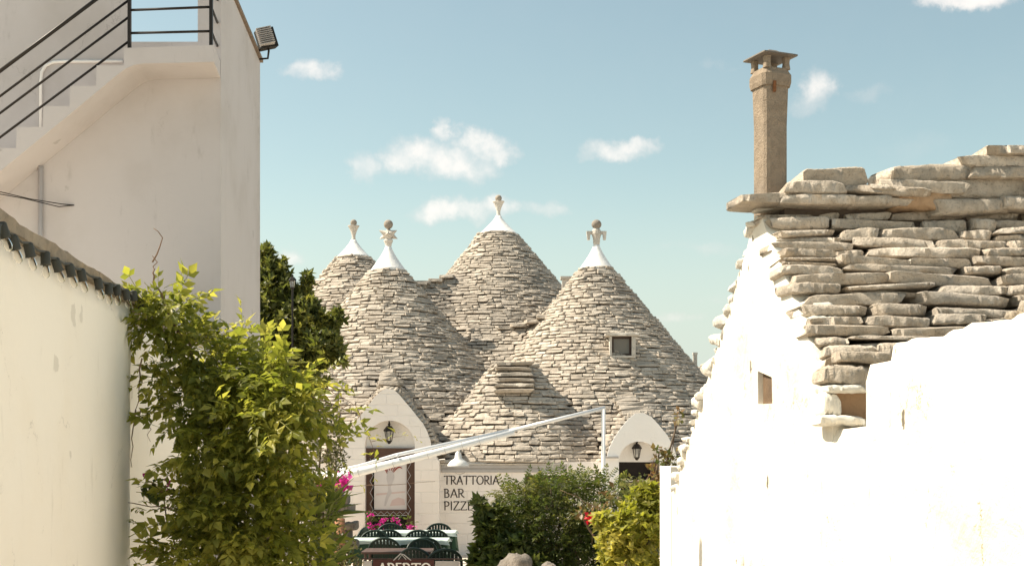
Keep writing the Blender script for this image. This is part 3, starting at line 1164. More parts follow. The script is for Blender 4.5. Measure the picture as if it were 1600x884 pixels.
# printed picture on the curtain: a grey jug shape, rose patch and red plumes
m = MB()
for (a_, b_, c_, d_) in ((0.30, 0.42, 0.52, 0.62), (0.24, 0.30, 0.55, 0.45), (0.30, 0.18, 0.50, 0.33), (0.05, 0.22, 0.9, 0.28)):
    m.box(px0 + a_ * (px1 - px0), px0 + c_ * (px1 - px0), YB + 0.262, YB + 0.268, pz0 + b_ * (pz1 - pz0), pz0 + d_ * (pz1 - pz0))
w_ = px1 - px0
h_ = pz1 - pz0
m = MB()
vase = [(0.42, 0.80), (0.58, 0.80), (0.62, 0.68), (0.56, 0.56), (0.50, 0.46), (0.54, 0.36), (0.44, 0.24), (0.36, 0.08), (0.30, 0.08), (0.36, 0.28), (0.43, 0.40), (0.42, 0.52), (0.38, 0.66)]
m.add([(px0 + a_ * w_, YB + 0.264, pz0 + b_ * h_) for a_, b_ in vase], [tuple(range(len(vase)))])
m.build('print_figure', 'poster_grey', door)
m = MB().add([(px0 + a_ * w_, YB + 0.266, pz0 + b_ * h_) for a_, b_ in ((0.48, 0.08), (0.95, 0.10), (0.93, 0.22), (0.74, 0.26), (0.55, 0.20))], [(0, 1, 2, 3, 4)])
m.add([(px0 + a_ * w_, YB + 0.266, pz0 + b_ * h_) for a_, b_ in ((0.06, 0.30), (0.95, 0.36), (0.95, 0.39), (0.06, 0.34))], [(0, 1, 2, 3)])
m.build('print_table', 'poster_rose', door)
m = MB()
for (x0_, z0_, x1_, z1_, bend) in ((0.42, 0.80, 0.22, 0.98, -.12), (0.47, 0.82, 0.44, 1.02, -.03), (0.52, 0.82, 0.66, 1.02, .02), (0.56, 0.80, 0.88, 0.98, .10), (0.58, 0.78, 0.86, 0.86, .07), (0.40, 0.76, 0.26, 0.86, -.08)):
    pts = [(px0 + (x0_ + (x1_ - x0_) * t + bend * math.sin(math.pi * t) * .3) * w_, YB + 0.262, pz0 + (z0_ + (z1_ - z0_) * t + abs(bend) * math.sin(math.pi * t)) * h_) for t in [i / 6 for i in range(7)]]
    m.tube(pts, [0.006, 0.014, 0.019, 0.02, 0.017, 0.011, 0.004], 4)
m.build('print_plumes', 'poster_red', door)
m = MB()
zx = [px0 - 0.05, px1 + 0.05]
for xx in zx:
    n = 10
    for s in (1,):
        m.tube([(xx + s * 0.035 * (1 if i % 2 else -1), YB + 0.225, pz0 - 0.12 + (pz1 - pz0 + 0.2) * i / n) for i in range(n + 1)], 0.005, 4)
for zz in (pz0 - 0.07, pz1 + 0.06):
    m.tube([(px0 - .05 + (w_ + .1) * i / 12, YB + 0.225, zz + 0.03 * (1 if i % 2 else -1)) for i in range(13)], 0.005, 4)
    m.tube([(px0 - .05, YB + 0.226, zz - .05), (px1 + .05, YB + 0.226, zz - .05)], 0.007, 4)
m.build('wire_lattice', 'alu_paint', door)

# ---- white trattoria front below the blunt cone E
YE = 27.40
x0, x1 = X(687, YE), X(942, YE)
wx0, wx1 = X(820, YE), X(889, YE)
poly_wall('front_wall', [(x0, 0), (x1, 0), (x1, 2.0), (x0, 2.0)], [[(wx0, 0.9), (wx1, 0.9), (wx1, 1.72), (wx0, 1.72)]], mapB(YE, 0.5), 0, 'painted_blocks', TR['E'])
win = MB().box(wx0, wx1, YE + 0.10, YE + 0.16, 1.60, 1.715).box(wx0, wx0 + .05, YE + .10, YE + .16, .9, 1.6).box(wx1 - .05, wx1, YE + .10, YE + .16, .9, 1.6).box((wx0 + wx1) / 2 - .03, (wx0 + wx1) / 2 + .03, YE + .10, YE + .16, .9, 1.6).build('window', 'brown_wood', TR['E'])
MB().box(wx0 + .05, wx1 - .05, YE + .14, YE + .15, .9, 1.6).build('pane', 'window_glass', win)
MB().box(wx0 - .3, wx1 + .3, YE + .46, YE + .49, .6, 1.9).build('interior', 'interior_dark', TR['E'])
xb0, xb1 = X(690, YE), X(886, YE)
MB().box(xb0, xb1, YE - 0.035, YE + 0.03, Z(738, YE), Z(733, YE)).box(xb0, xb1, YE - 0.05, YE + 0.03, Z(731, YE), Z(727, YE)).box(xb0, xb1, YE - 0.02, YE + .03, Z(733, YE), Z(731, YE)).build('moulding', 'grey_trim', TR['E'])
MB().box(x0, xb1, YE - 0.07, YE + 0.03, Z(726.6, YE), 1.965).build('eave_ledge', 'pale_stone', TR['E'])
MB().tube([(x0 - 0.02, YE - 0.05, 0), (x0 - 0.02, YE - 0.05, 1.93)], 0.035, 8).build('downpipe', 'white_paint', TR['E'], True)
for i in range(4):
    MB().box(X(905, YE), X(930, YE), YE - 0.012, YE + 0.02, 1.76 - .10 * i, 1.79 - .10 * i).build('vent_slat', 'grey_trim', TR['E'])


def letters():
    def arc(cx, cy, rx, ry, a0, a1, n=10):
        return [(cx + rx * math.cos(R(a0 + (a1 - a0) * i / n)), cy + ry * math.sin(R(a0 + (a1 - a0) * i / n))) for i in range(n + 1)]
    return {
        'T': (0.80, [[(0, 0.93), (0.05, 0.98), (0.80, 0.99), (0.84, 0.93)], [(0.42, 0.98), (0.40, 0)]]),
        'R': (0.72, [[(0.1, 0), (0.1, 1)], [(0.0, 0.95), (0.1, 1)] + arc(0.30, 0.74, 0.30, 0.26, 80, -90) + [(0.1, 0.44)], [(0.30, 0.48), (0.50, 0.2), (0.74, 0.0)]]),
        'A': (0.80, [[(0.02, 0), (0.42, 1), (0.80, 0)], [(0.16, 0.32), (0.68, 0.32)]]),
        'O': (0.92, [arc(0.46, 0.5, 0.44, 0.5, 0, 360, 20)]),
        'I': (0.22, [[(0.1, 0), (0.1, 1)]]),
        'B': (0.66, [[(0.1, 0), (0.1, 1)], [(0.0, 0.95), (0.1, 1)] + arc(0.26, 0.77, 0.24, 0.23, 85, -90), [(0.12, 0.54)] + arc(0.28, 0.27, 0.32, 0.27, 90, -90) + [(0.1, 0.0)]]),
        'P': (0.64, [[(0.1, 0), (0.1, 1)], [(0.0, 0.95), (0.1, 1)] + arc(0.28, 0.73, 0.30, 0.27, 85, -90) + [(0.1, 0.44)]]),
        'Z': (0.72, [[(0.06, 0.93), (0.08, 1), (0.66, 1), (0.02, 0), (0.68, 0), (0.72, 0.07)]]),
        'E': (0.58, [[(0.52, 1), (0.1, 1), (0.1, 0), (0.54, 0)], [(0.1, 0.54), (0.44, 0.54)]]),
    }


LET = letters()


def write(text, x, z, h, y, w, mat, parent, width=None, name='letter'):
    adv = sum(LET[c][0] + 0.14 for c in text) - 0.14
    k = (width / adv) if width else h
    cx = x
    for i, ch in enumerate(text):
        m = MB()
        for st in LET[ch][1]:
            for a, b in zip(st[:-1], st[1:]):
                p, q = Vector((cx + a[0] * k, z + a[1] * h)), Vector((cx + b[0] * k, z + b[1] * h))
                d = (q - p)
                if d.length < 1e-6:
                    continue
                d.normalize()
                n = Vector((-d.y, d.x)) * w * (0.62 + 0.38 * abs(d.y))
                p, q = p - d * w * .5, q + d * w * .5
                c4 = [(p + n), (p - n), (q - n), (q + n)]
                yy = y - 0.0004 * (len(m.f) % 7)
                m.add([(v.x, yy, v.y) for v in c4] + [(v.x, y + 0.006, v.y) for v in c4], [(0, 1, 2, 3), (0, 4, 5, 1), (1, 5, 6, 2), (2, 6, 7, 3), (3, 7, 4, 0)])
        m.build(name, mat, parent)
        cx += (LET[ch][0] + 0.14) * k


for txt, py, wpx in (('TRATTORIA', 756.5, 85), ('BAR', 777, 31), ('PIZZERIA', 796.5, 72)):
    write(txt, X(694, YE), Z(py, YE), 13.0 / 2000 * YE, YE - 0.006, 0.0125, 'letter_paint', TR['E'], wpx / 2000 * YE)

# ---- arched dormer front of trullo D
YD = 27.0
og2 = [(948, 716), (952, 700), (960, 684), (970, 668), (982, 654), (993, 646), (1006, 645), (1018, 651), (1030, 664), (1042, 680), (1052, 698), (1058, 716)]
xd0, xd1 = X(967, YD), X(1031, YD)
outer = [(X(944, YD), 0), (X(944, YD), 2.10)] + [(X(a, YD) + random.uniform(-.012, .012), Z(b_, YD)) for a, b_ in og2] + [(X(1062, YD), 2.02), (X(1240, YD), 2.02), (X(1240, YD), 0)]
poly_wall('front_wall', outer, [arch(xd0, xd1, 2.02, 2.44) + [(xd0, 0.02), (xd1, 0.02)]], mapB(YD, 0.42), 0, 'plaster_white', TR['D'])
for i in range(len(og2) - 1):
    for s in (0.0, 0.5):
        a_ = Vector((X(og2[i][0], YD), 0, Z(og2[i][1], YD)))
        b_ = Vector((X(og2[i + 1][0], YD), 0, Z(og2[i + 1][1], YD)))
        p = a_.lerp(b_, s)
        put('stone', rs_meshes[(i * 2 + 1) % 14], TR['D'], (p.x, YD + 0.05, p.z - 0.02), (0, 0, 0), (0.16, 0.5, 0.08))
MB().box(xd0 - .1, xd1 + .1, YD + .30, YD + .36, Z(722, YD), 2.6).build('lunette', 'plaster_white', TR['D'])
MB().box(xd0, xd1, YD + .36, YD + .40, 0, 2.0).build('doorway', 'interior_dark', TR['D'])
MB().box(xd0, xd1, YD + .20, YD + .30, Z(753, YD), Z(750, YD)).build('door_rail', 'pale_stone', TR['D'])
MB().box(xd1 - .16, xd1, YD + .2, YD + .33, 0, 2.0).build('door_post', 'brown_wood', TR['D'])
MB().box(X(946, YD) - .02, X(966, YD), YD - .08, YD + .02, Z(716, YD), Z(713, YD)).build('shelf', 'grey_trim', TR['D'])
# filler front walls at both ends
MB().box(-8.0, X(525.5, YB), 27.25, 27.6, 0, 2.0).build('side_wall', 'painted_blocks', TR['B'])

# ---- small roof window of trullo D
wc = at(971, 541, 30.2)
hw, hh = 15.5 / 2000 * 30.2, 15 / 2000 * 30.2
wn = MB().box(wc.x - hw - .05, wc.x - hw, wc.y - .12, wc.y + .5, wc.z - hh, wc.z + hh).box(wc.x + hw, wc.x + hw + .09, wc.y - .12, wc.y + .5, wc.z - hh, wc.z + hh).box(wc.x - hw - .05, wc.x + hw + .09, wc.y - .10, wc.y + .5, wc.z - hh - .05, wc.z - hh - .002).build('window', 'pale_stone', TR['D'])
MB().box(wc.x - hw + .003, wc.x - hw + .05, wc.y + .0, wc.y + .06, wc.z - hh, wc.z + hh).box(wc.x + hw - .05, wc.x + hw - .003, wc.y + .0, wc.y + .06, wc.z - hh, wc.z + hh).box(wc.x - hw + .05, wc.x + hw - .05, wc.y, wc.y + .06, wc.z + hh - .05, wc.z + hh).box(wc.x - hw + .05, wc.x + hw - .05, wc.y, wc.y + .06, wc.z - hh, wc.z - hh + .05).build('frame', 'dark_wood', wn)
MB().box(wc.x - hw, wc.x + hw, wc.y + .03, wc.y + .04, wc.z - hh, wc.z + hh).build('pane', 'window_glass', wn)
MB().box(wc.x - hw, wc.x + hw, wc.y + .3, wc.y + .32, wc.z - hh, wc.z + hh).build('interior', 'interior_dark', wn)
put('lintel', rough_stone_mesh(55, 'pale_stone', .3, 12, 10), wn, (wc.x + .02, wc.y - .2, wc.z + hh), (0, 0, 0), (0.82, .6, .075))

# ---- stub chimneys behind the roofs
def stub(px, py0, py1, wpx, D, label, capw=1.35):
    p = at(px, py1, D)
    k = D / 2000
    o = thing('roof_chimney', (p.x, p.y, p.z - 0.8), label, 'chimney')
    hh = (py1 - py0) * k
    w = wpx * k / 2
    MB().box(p.x - w, p.x + w, p.y - w, p.y + w, p.z - 0.8, p.z + hh * .78).build('shaft', 'pale_stone', o)
    MB().box(p.x - w * capw, p.x + w * capw, p.y - w * capw, p.y + w * capw, p.z + hh * .78, p.z + hh).build('cap_slab', 'pale_stone', o)


stub(885, 433, 452, 14, 33.4, 'small pale stub chimney between the tallest cone and the cross finial cone')
stub(1086, 551, 566, 6, 33.2, 'tiny pale chimney at the right foot of the cross finial cone', 1.2)


# ================================================================== wall lanterns, lamp and awning frame
def lantern(px, py, D, ywall, label, sc=1.0):
    p = at(px, py, D)
    o = thing('wall_lantern', p, label, 'lantern', 'black lanterns')
    MB().lathe([(0.03 * sc, -0.15 * sc), (0.055 * sc, -0.13 * sc), (0.085 * sc, 0.055 * sc)], p, 6).build('glass', 'lantern_glass', o)
    m = MB().lathe([(0.02 * sc, -0.20 * sc), (0.06 * sc, -0.145 * sc), (0.06 * sc, -0.13 * sc)], p, 6)
    m.lathe([(0.115 * sc, 0.055 * sc), (0.11 * sc, 0.085 * sc), (0.055 * sc, 0.155 * sc), (0.02 * sc, 0.17 * sc), (0.03 * sc, 0.20 * sc), (0.004, 0.235 * sc)], p, 6)
    for k in range(6):
        a = 2 * math.pi * k / 6
        m.tube([(p.x + .056 * sc * math.cos(a), p.y + .056 * sc * math.sin(a), p.z - .14 * sc), (p.x + .09 * sc * math.cos(a), p.y + .09 * sc * math.sin(a), p.z + .06 * sc)], 0.009 * sc, 4)
    m.build('cage', 'black_iron', o)
    if ywall:
        MB().tube([(p.x, ywall, p.z + .05), (p.x, ywall - .06, p.z + .22 * sc), (p.x, p.y, p.z + .26 * sc), (p.x, p.y, p.z + .2 * sc)], 0.014, 6).box(p.x - .05, p.x + .05, ywall - .02, ywall, p.z - .04, p.z + .14).build('bracket', 'black_iron', o)
    return o


lantern(608, 678, 27.12, 27.30, 'black wall lantern in the arch above the curtained doorway', 1.05)
lantern(995, 705, 27.12, 27.30, 'black wall lantern in the arch of the right-hand dormer', 0.95)
o = lantern(457, 442, 18.0, None, 'small dark lantern on a pole beside the tree top', 0.5)
p = at(457, 442, 18.0)
MB().tube([(p.x, p.y, 0), (p.x, p.y, p.z - .09)], 0.015, 6).build('pole', 'black_iron', o)

DA = 25.6
aw = thing('awning_frame', at(943, 700, DA) * 1 - Vector((0, 0, at(943, 700, DA).z)), 'white metal awning frame sloping across the trattoria front on a slim post', 'awning frame')
pt = lambda px, py, dd=0: tuple(at(px, py, DA) + Vector((0, dd, 0)))
MB().tube([pt(470, 760), pt(560, 737.5), pt(640, 717.5), pt(804, 675.5)], [0.095, 0.09, 0.078, 0.06], 12).build('fabric_roll', 'white_paint', aw, True)
MB().tube([pt(470, 748, .1), pt(560, 728, .1), pt(618, 711, .1), pt(800, 671.5, .1)], [0.035, 0.035, 0.04, 0.04], 8).build('arm', 'alu_paint', aw, True)
MB().tube([pt(500, 748, .2), pt(580, 722, .2), pt(640, 705, .2), pt(760, 681, .2)], 0.018, 8).build('arm', 'alu_paint', aw, True)
MB().tube([pt(796, 673.5, .03), pt(946, 637, .03)], 0.043, 8).build('beam', 'alu_paint', aw, True)
MB().tube([pt(943, 638, .03), (at(943, 700, DA).x, DA + .03, 0)], 0.042, 8).build('post', 'white_paint', aw, True)
mm = MB()
for i in range(9):
    a = at(560 + 27 * i, 737.5 - 6.95 * i, DA)
    mm.tube([a + Vector((-.02, -.07, .085)), a + Vector((.0, -.10, .0)), a + Vector((.03, -.07, -.085))], 0.005, 4)
mm.build('lashing', 'grey_trim', aw)
ball(at(621, 712, DA - .06), 0.03, 8, 6).build('joint', 'alu_paint', aw, True)

DL = 26.3
lp = at(716, 728, DL)
o = thing('pendant_lamp', lp, 'white enamel bell lamp shade above the painted lettering', 'lamp')
MB().lathe([(0.225, 0.0), (0.22, 0.03), (0.165, 0.10), (0.075, 0.16), (0.062, 0.26), (0.03, 0.30)], lp, 20, caps=False).build('lamp_shade', 'enamel', o, True)
MB().lathe([(0.03, 0.30), (0.03, 0.36), (0.012, 0.37)], lp, 10).tube([(lp.x, lp.y, lp.z + .35), (lp.x, lp.y + .05, lp.z + .48), (lp.x, 27.6, lp.z + .55)], 0.012, 6).build('bracket', 'white_paint', o, True)
ball(lp + Vector((0, 0, 0.08)), 0.045, 10, 7).build('bulb', 'bulb_glass', o, True)

# ================================================================== tables and chairs
def table(x, y, w, label, cloth=True, mat='brown_wood'):
    o = thing('restaurant_table', (x, y, 0), label, 'table', 'restaurant tables')
    MB().box(x - w / 2, x + w / 2, y - .38, y + .38, .71, .742).build('tabletop', mat, o)
    for sx in (-1, 1):
        for sy in (-1, 1):
            MB().tube([(x + sx * (w / 2 - .06), y + sy * .31, 0), (x + sx * (w / 2 - .06), y + sy * .31, .71)], .022, 8).build('leg', mat, o)
    return o


def drape(x, y, w, d, drop, z, mat, name, label, lift=0.0):
    """cloth: flat top, sides hanging in soft folds, pointed corners"""
    n = 40
    v, f = [], []
    def ring(t, hang):
        pts = []
        for i in range(n):
            s = i / n * 4
            e, u = int(s), s - int(s)
            cx = [(-1, -1), (1, -1), (1, 1), (-1, 1)]
            a, b = cx[e], cx[(e + 1) % 4]
            px, py = a[0] + (b[0] - a[0]) * u, a[1] + (b[1] - a[1]) * u
            corner = abs(2 * u - 1) ** 3
            fold = 0.02 * math.sin(i * 2.4 + x * 7) * t
            k = 1 + (0.10 * corner + fold) * t
            pts.append((x + px * (w / 2 + .006) * k, y + py * (d / 2 + .006) * k, z - hang * (1 + 0.35 * corner)))
        return pts
    rows = [ring(0, 0), ring(.25, drop * .3), ring(.6, drop * .65), ring(1, drop)]
    for r_ in rows:
        v += r_
    v.append((x, y, z + .002))
    for j in range(3):
        for i in range(n):
            i2 = (i + 1) % n
            f.append((j * n + i, (j + 1) * n + i, (j + 1) * n + i2, j * n + i2))
    for i in range(n):
        f.append((i, (i + 1) % n, 4 * n))
    o = mesh(name, v, f, mat, None, True)
    me = o.data
    # keep the table edge crisp
    for p_ in me.polygons:
        if len(p_.vertices) == 3:
            p_.use_smooth = False
    return tag(o, label, 'tablecloth', 'tablecloths')


rows = [(23.8, (609, 678), ('back row, left', 'back row, right')), (21.75, (588, 663), ('front row, left', 'front row, right'))]
for D, pxs, nm in rows:
    for k, px in enumerate(pxs):
        x = X(px, D)
        row, side = nm[k].split(', ')
        table(x, D, 0.80, f'{side} dining table of the {row} under pale and green cloths')
        drape(x, D, 0.80, 0.76, 0.30, 0.748, 'cloth_green', 'green_tablecloth', f'dark green undercloth hanging from the {side} table of the {row}')
        drape(x, D, 0.81, 0.77, 0.055, 0.756, 'cloth_pale', 'pale_tablecloth', f'pale green top cloth on the {side} table of the {row}')
D = 19.6
table(X(622, D), D, 1.05, 'bare dark brown table behind the notice board', False, 'table_brown')


def make_chair():
    """moulded garden armchair, facing +y, origin on the ground under the seat"""
    o = thing('garden_chair', (0, 0, 0), 'x', 'chair', 'dark green plastic garden chairs')
    MB().hexa([(-.23, -.20, .40), (.23, -.20, .40), (.25, .23, .425), (-.25, .23, .425), (-.23, -.20, .425), (.23, -.20, .425), (.25, .23, .45), (-.25, .23, .45)]).build('seat', 'chair_plastic', o)
    ringp = []
    for i in range(17):
        t = math.pi * i / 16
        ringp.append((-.255 * math.cos(t), -.24 - .07 * math.sin(t), .60 + .235 * math.sin(t) ** 0.8))
    MB().tube([(-.235, -.21, .42)] + ringp + [(.235, -.21, .42)], .022, 8).build('backrest', 'chair_plastic', o, True)
    for i in range(7):
        x = -.165 + .055 * i
        zt = .60 + .235 * max(0, 1 - (x / .255) ** 2) ** .5 - .01
        MB().hexa([(x - .021, -.22, .42), (x + .021, -.22, .42), (x + .021, -.21, .42), (x - .021, -.21, .42), (x - .021, -.305, zt), (x + .021, -.305, zt), (x + .021, -.293, zt), (x - .021, -.293, zt)]).build('slat', 'chair_plastic', o)
    for s in (-1, 1):
        MB().tube([(s * .255, -.25, .62), (s * .29, -.10, .645), (s * .29, .12, .64), (s * .275, .23, .60), (s * .26, .24, .44)], .02, 6).build('armrest', 'chair_plastic', o, True)
        for yy in (-.2, .22):
            MB().tube([(s * .225, yy, .42), (s * .265, yy * 1.25, 0)], [.03, .02], 6).build('leg', 'chair_plastic', o)
    return o


def copy_tree(o, parent=None):
    c = o.copy()
    COL.objects.link(c)
    if parent is not None:
        c.parent = parent
    for ch in list(o.children):
        copy_tree(ch, c)
    return c


chair0 = make_chair()
spots = [
    (608, 24.45, 180, 'dark green chair tucked behind the left table of the back row'),
    (684, 24.45, 180, 'dark green chair tucked behind the right table of the back row'),
    (609, 23.15, 0, 'dark green chair in front of the left table of the back row'),
    (680, 23.15, 0, 'dark green chair in front of the right table of the back row'),
    (583, 22.42, 180, 'dark green chair behind the left table of the front row'),
    (652, 22.42, 180, 'dark green chair behind the right table of the front row'),
    (603, 21.10, 0, 'dark green chair in front of the left table of the front row'),
    (666, 21.10, 0, 'dark green chair in front of the right table of the front row'),
    (668, 20.25, 205, 'dark green chair behind the bare brown table, turned aside'),
    (660, 18.95, -20, 'dark green chair at the right end of the bare brown table'),
    (689, 18.75, 15, 'rightmost dark green chair just behind the notice board'),
    (546, 23.6, 75, 'dark green chair at the far left end of the back row, seen from the side'),
]
for i, (px, D, rz, lab) in enumerate(spots):
    o = chair0 if i == 0 else copy_tree(chair0)
    o.location = (X(px, D), D, 0)
    o.rotation_euler = (0, 0, R(rz))
    o['label'] = lab

# ---- notice board
D = 18.2
sx0, sx1, zt = X(567, D), X(718, D), Z(873, D)
sg = thing('notice_board', ((sx0 + sx1) / 2, D, 0), 'dark maroon notice board with white capitals in front of the tables', 'sign')
MB().box(sx0 + .14, sx1 - .36, D, D + .03, .10, zt - .012).build('board', 'board_maroon', sg)
MB().box(sx0, sx0 + .125, D, D + .03, .10, zt - .03).build('side_panel', 'grey_trim', sg)
MB().box(sx1 - .345, sx1, D, D + .03, .10, zt - .03).build('side_panel', 'grey_trim', sg)
MB().tube([(sx0 - .02, D + .015, zt), (sx1 + .02, D + .015, zt)], .011, 6).build('top_bar', 'dark_wood', sg)
for s in (sx0 + .02, sx1 - .02):
    MB().box(s - .02, s + .02, D + .032, D + .07, 0, zt - .02).build('leg', 'dark_wood', sg)
cx = X(628, D)
MB().tube([(cx - .12, D, zt - .02), (cx - .02, D, zt + .075), (cx + .03, D, zt + .06), (cx + .13, D, zt - .02)], .008, 5).tube([(cx - .05, D, zt - .01), (cx, D, zt + .06), (cx + .06, D, zt - .01)], .006, 5).build('hanger', 'grey_trim', sg)
write('APERTO', X(591, D), zt - .062 - .17, .17, D - .008, .013, 'letter_white', sg, 82 / 2000 * D)

# ================================================================== LEFT: garden wall with festoon lights
gw = thing('garden_wall', (-2.5, 7.4, 0), 'cream plastered garden wall with rough stone coping on the left', 'wall')
WP = lambda D: -2.29 - 0.104 * (D - 5.72)       # wall face
HT = 3.27


def wall_end(u, z):
    return -0.16 * max(0, (u - 5.75) / 0.35) ** 2 if u > 5.75 else 0.0


sheet_wall('wall_face', (WP(3.0), 3.0), (WP(9.15), 9.15), HT, 0, 0.35, 'plaster_left', gw, 0.10, 0.010, 1, 3.0, 0.02, wall_end)
sheet_wall('wall_face', (-2.79, 8.9), (-2.74, 11.47), HT - 0.05, 0, 0.3, 'plaster_left', gw, 0.12, 0.016, 1, 9.0, 0.02)


def coping(p0, p1, z, wid, th, over, mat, parent, name='coping', seed=0):
    p0, p1 = Vector((*p0, z)), Vector((*p1, z))
    d = p1 - p0
    L = d.length
    d.normalize()
    n = Vector((d.y, -d.x, 0))
    s = 0
    rg = random.Random(seed)
    while s < L:
        l = min(rg.uniform(.45, .8), L - s)
        if l < .1:
            break
        m = MB()
        k = 5
        vs = []
        for i in range(k + 1):
            q = p0 + d * (s + .004 + (l - .008) * i / k)
            j = lambda a: a + rg.uniform(-.008, .008)
            vs += [q + n * j(over) + Vector((0, 0, j(0))), q + n * j(over + .008) + Vector((0, 0, j(th * .75))), q + n * j(over - .03) + Vector((0, 0, j(th))), q - n * wid + Vector((0, 0, j(th))), q - n * wid]
        f = []
        for i in range(k):
            for t in range(5):
                a, b = i * 5 + t, i * 5 + (t + 1) % 5
                f.append((a, a + 5, b + 5, b))
        f += [(0, 1, 2, 3, 4), tuple(k * 5 + t for t in (4, 3, 2, 1, 0))]
        m.add(vs, f).build(name, mat, parent)
        s += l


coping((WP(3.0), 3.0), (WP(9.2), 9.2), HT, .38, .080, .045, 'coping_stone', gw, 'coping_stone', 5)
coping((-2.79, 9.2), (-2.74, 11.47), HT - .05, .32, .08, .04, 'coping_stone', gw, 'coping_stone', 6)

sl = thing('festoon_lights', (-2.5, 7.4, HT - .1), 'string of dark festoon lamp sockets under the garden wall coping', 'string lights')
fp = [(5, 361), (22, 380), (46, 392), (71, 405), (89, 415), (110, 423), (128, 431), (154, 444), (170, 452), (183, 454), (197, 461), (209, 463), (222, 476)]
pts = []
for (px, py) in fp:
    k = (px - 800) / 2000
    # where this line of sight meets the wall face
    D = (-2.29 + 0.104 * 5.72 + .075) / (k + 0.104)
    q = at(px, py, D)
    pts.append(q)
extra = [Vector((WP(5.4) + .075, 5.4, pts[0].z - .02)), Vector((WP(5.05) + .075, 5.05, pts[0].z - .02))]
cab = []
allp = extra[::-1] + pts
for i, q in enumerate(allp):
    cab.append(q + Vector((0, 0, .035)))
    if i < len(allp) - 1:
        cab.append((q + allp[i + 1]) / 2 + Vector((0, 0, .02)))
MB().tube(cab, .006, 6).build('cable', 'socket_rubber', sl, True)
for i, q in enumerate(allp):
    t = R(random.uniform(-22, 26))
    ax = Vector((math.sin(t) * .35, math.sin(t), -math.cos(t))).normalized()
    so = MB().tube([q - ax * .038, q - ax * .03, q + ax * .022, q + ax * .03], [.016, .023, .023, .026], 10).build('socket', 'socket_rubber', sl, True)
    MB().tube([q + ax * .03, q + ax * .045, q + ax * .065, q + ax * .085, q + ax * .095], [.012, .016, .020, .015, .003], 10).build('bulb', 'bulb_glass', so, True)

# ================================================================== LEFT: house with outside stairs
sh = thing('stair_house', (-3.2, 11.5, 0), 'white two-storey house with outside stair and black railing on the left', 'house')
YF = 11.5
fx = lambda px: X(px, YF)
fz = lambda py: Z(py, YF)
xr = fx(345)                                         # corner to the alley
outer = [(-9, 0), (xr, 0), (xr, fz(-46)), (fx(309), fz(-46)), (fx(309), fz(66)), (fx(199), fz(66)), (fx(199), 6.75), (-9, 6.75)]
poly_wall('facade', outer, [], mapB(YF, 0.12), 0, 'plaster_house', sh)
# alley side wall with its coping
xe, ye = -2.805, 14.25
MB().hexa([(xr - .12, YF + .121, 0), (xr - .0015, YF + .121, 0), (xe, ye, 0), (xe - .12, ye, 0), (xr - .12, YF + .121, fz(-46)), (xr - .0015, YF + .121, fz(-46)), (xe, ye, fz(-46)), (xe - .12, ye, fz(-46))]).build('side_wall', 'plaster_house', sh)
MB().box(-9, xe - .125, ye - .12, ye, 0, 5.80).build('rear_wall', 'plaster_house', sh)
MB().box(-9, xr - .25, YF + .125, ye - .125, 5.55, 5.70).build('terrace_floor', 'render_grey', sh)
zc = fz(-46)
MB().hexa([(xr - .16, YF - .03, zc + .003), (xr + .03, YF - .03, zc + .003), (xe + .03, ye + .03, zc + .003), (xe - .16, ye + .03, zc + .003), (xr - .16, YF - .03, zc + .04), (xr + .03, YF - .03, zc + .04), (xe + .03, ye + .03, zc + .04), (xe - .16, ye + .03, zc + .04)]).build('coping', 'tile_edge', sh)
MB().tube([(fx(306), YF + .55, 5.70), (fx(306), YF + .55, 7.2)], .022, 10).build('standpipe', 'white_paint', sh, True)
# landing and flight: outline in the plane of the stair front, carried back to the facade
YS_ = 11.02
sx = lambda px: X(px, YS_)
sz = lambda py: Z(py, YS_)
n = lambda a: a
out = [(sx(320), sz(71.5)), (sx(200), sz(75.5)), (sx(193.5), sz(75.5)), (sx(193.5), sz(103)), (sx(151), sz(103)), (sx(150), sz(135)), (sx(110), sz(135)), (sx(108.5), sz(166.5)), (sx(68), sz(166.5)), (sx(66.5), sz(199)), (sx(26), sz(199)), (sx(25), sz(232)), (sx(-17), sz(232)), (sx(-18), sz(265)), (sx(-60), sz(265)), (sx(-60), sz(317)),
       (sx(0), sz(268)), (sx(60), sz(219)), (sx(120), sz(170)), (sx(180), sz(120)), (sx(196), sz(108)), (sx(210), sz(102)), (sx(225), sz(100)), (sx(320), sz(97.8))]
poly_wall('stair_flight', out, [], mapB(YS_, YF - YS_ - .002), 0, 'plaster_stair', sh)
# chamfer where the landing meets the corner
MB().hexa([(sx(320.05), YS_ + .001, sz(97.8)), (sx(334), YS_ + .001, sz(97)), (xr - .004, YF - .003, sz(97)), (sx(320.05), YF - .003, sz(97.8)), (sx(320.05), YS_ + .001, sz(71.5)), (sx(334), YS_ + .001, sz(71)), (xr - .004, YF - .003, sz(71)), (sx(320.05), YF - .003, sz(71.5))]).build('landing_end', 'plaster_stair', sh)
# door surround behind the flight
ds = []
for (px, py) in ((64.5, 215), (64.5, 130), (66, 114), (72, 104), (84, 98.5), (100, 97.5), (192, 97)):
    ds.append((fx(px), YF - .012, fz(py)))
MB().tube(ds, .014, 8).build('door_surround', 'plaster_white', sh, True)
MB().tube([(fx(65), YF - .03, fz(262)), (fx(65), YF - .03, .4)], .021, 10).build('downpipe', 'plaster_house', sh, True)
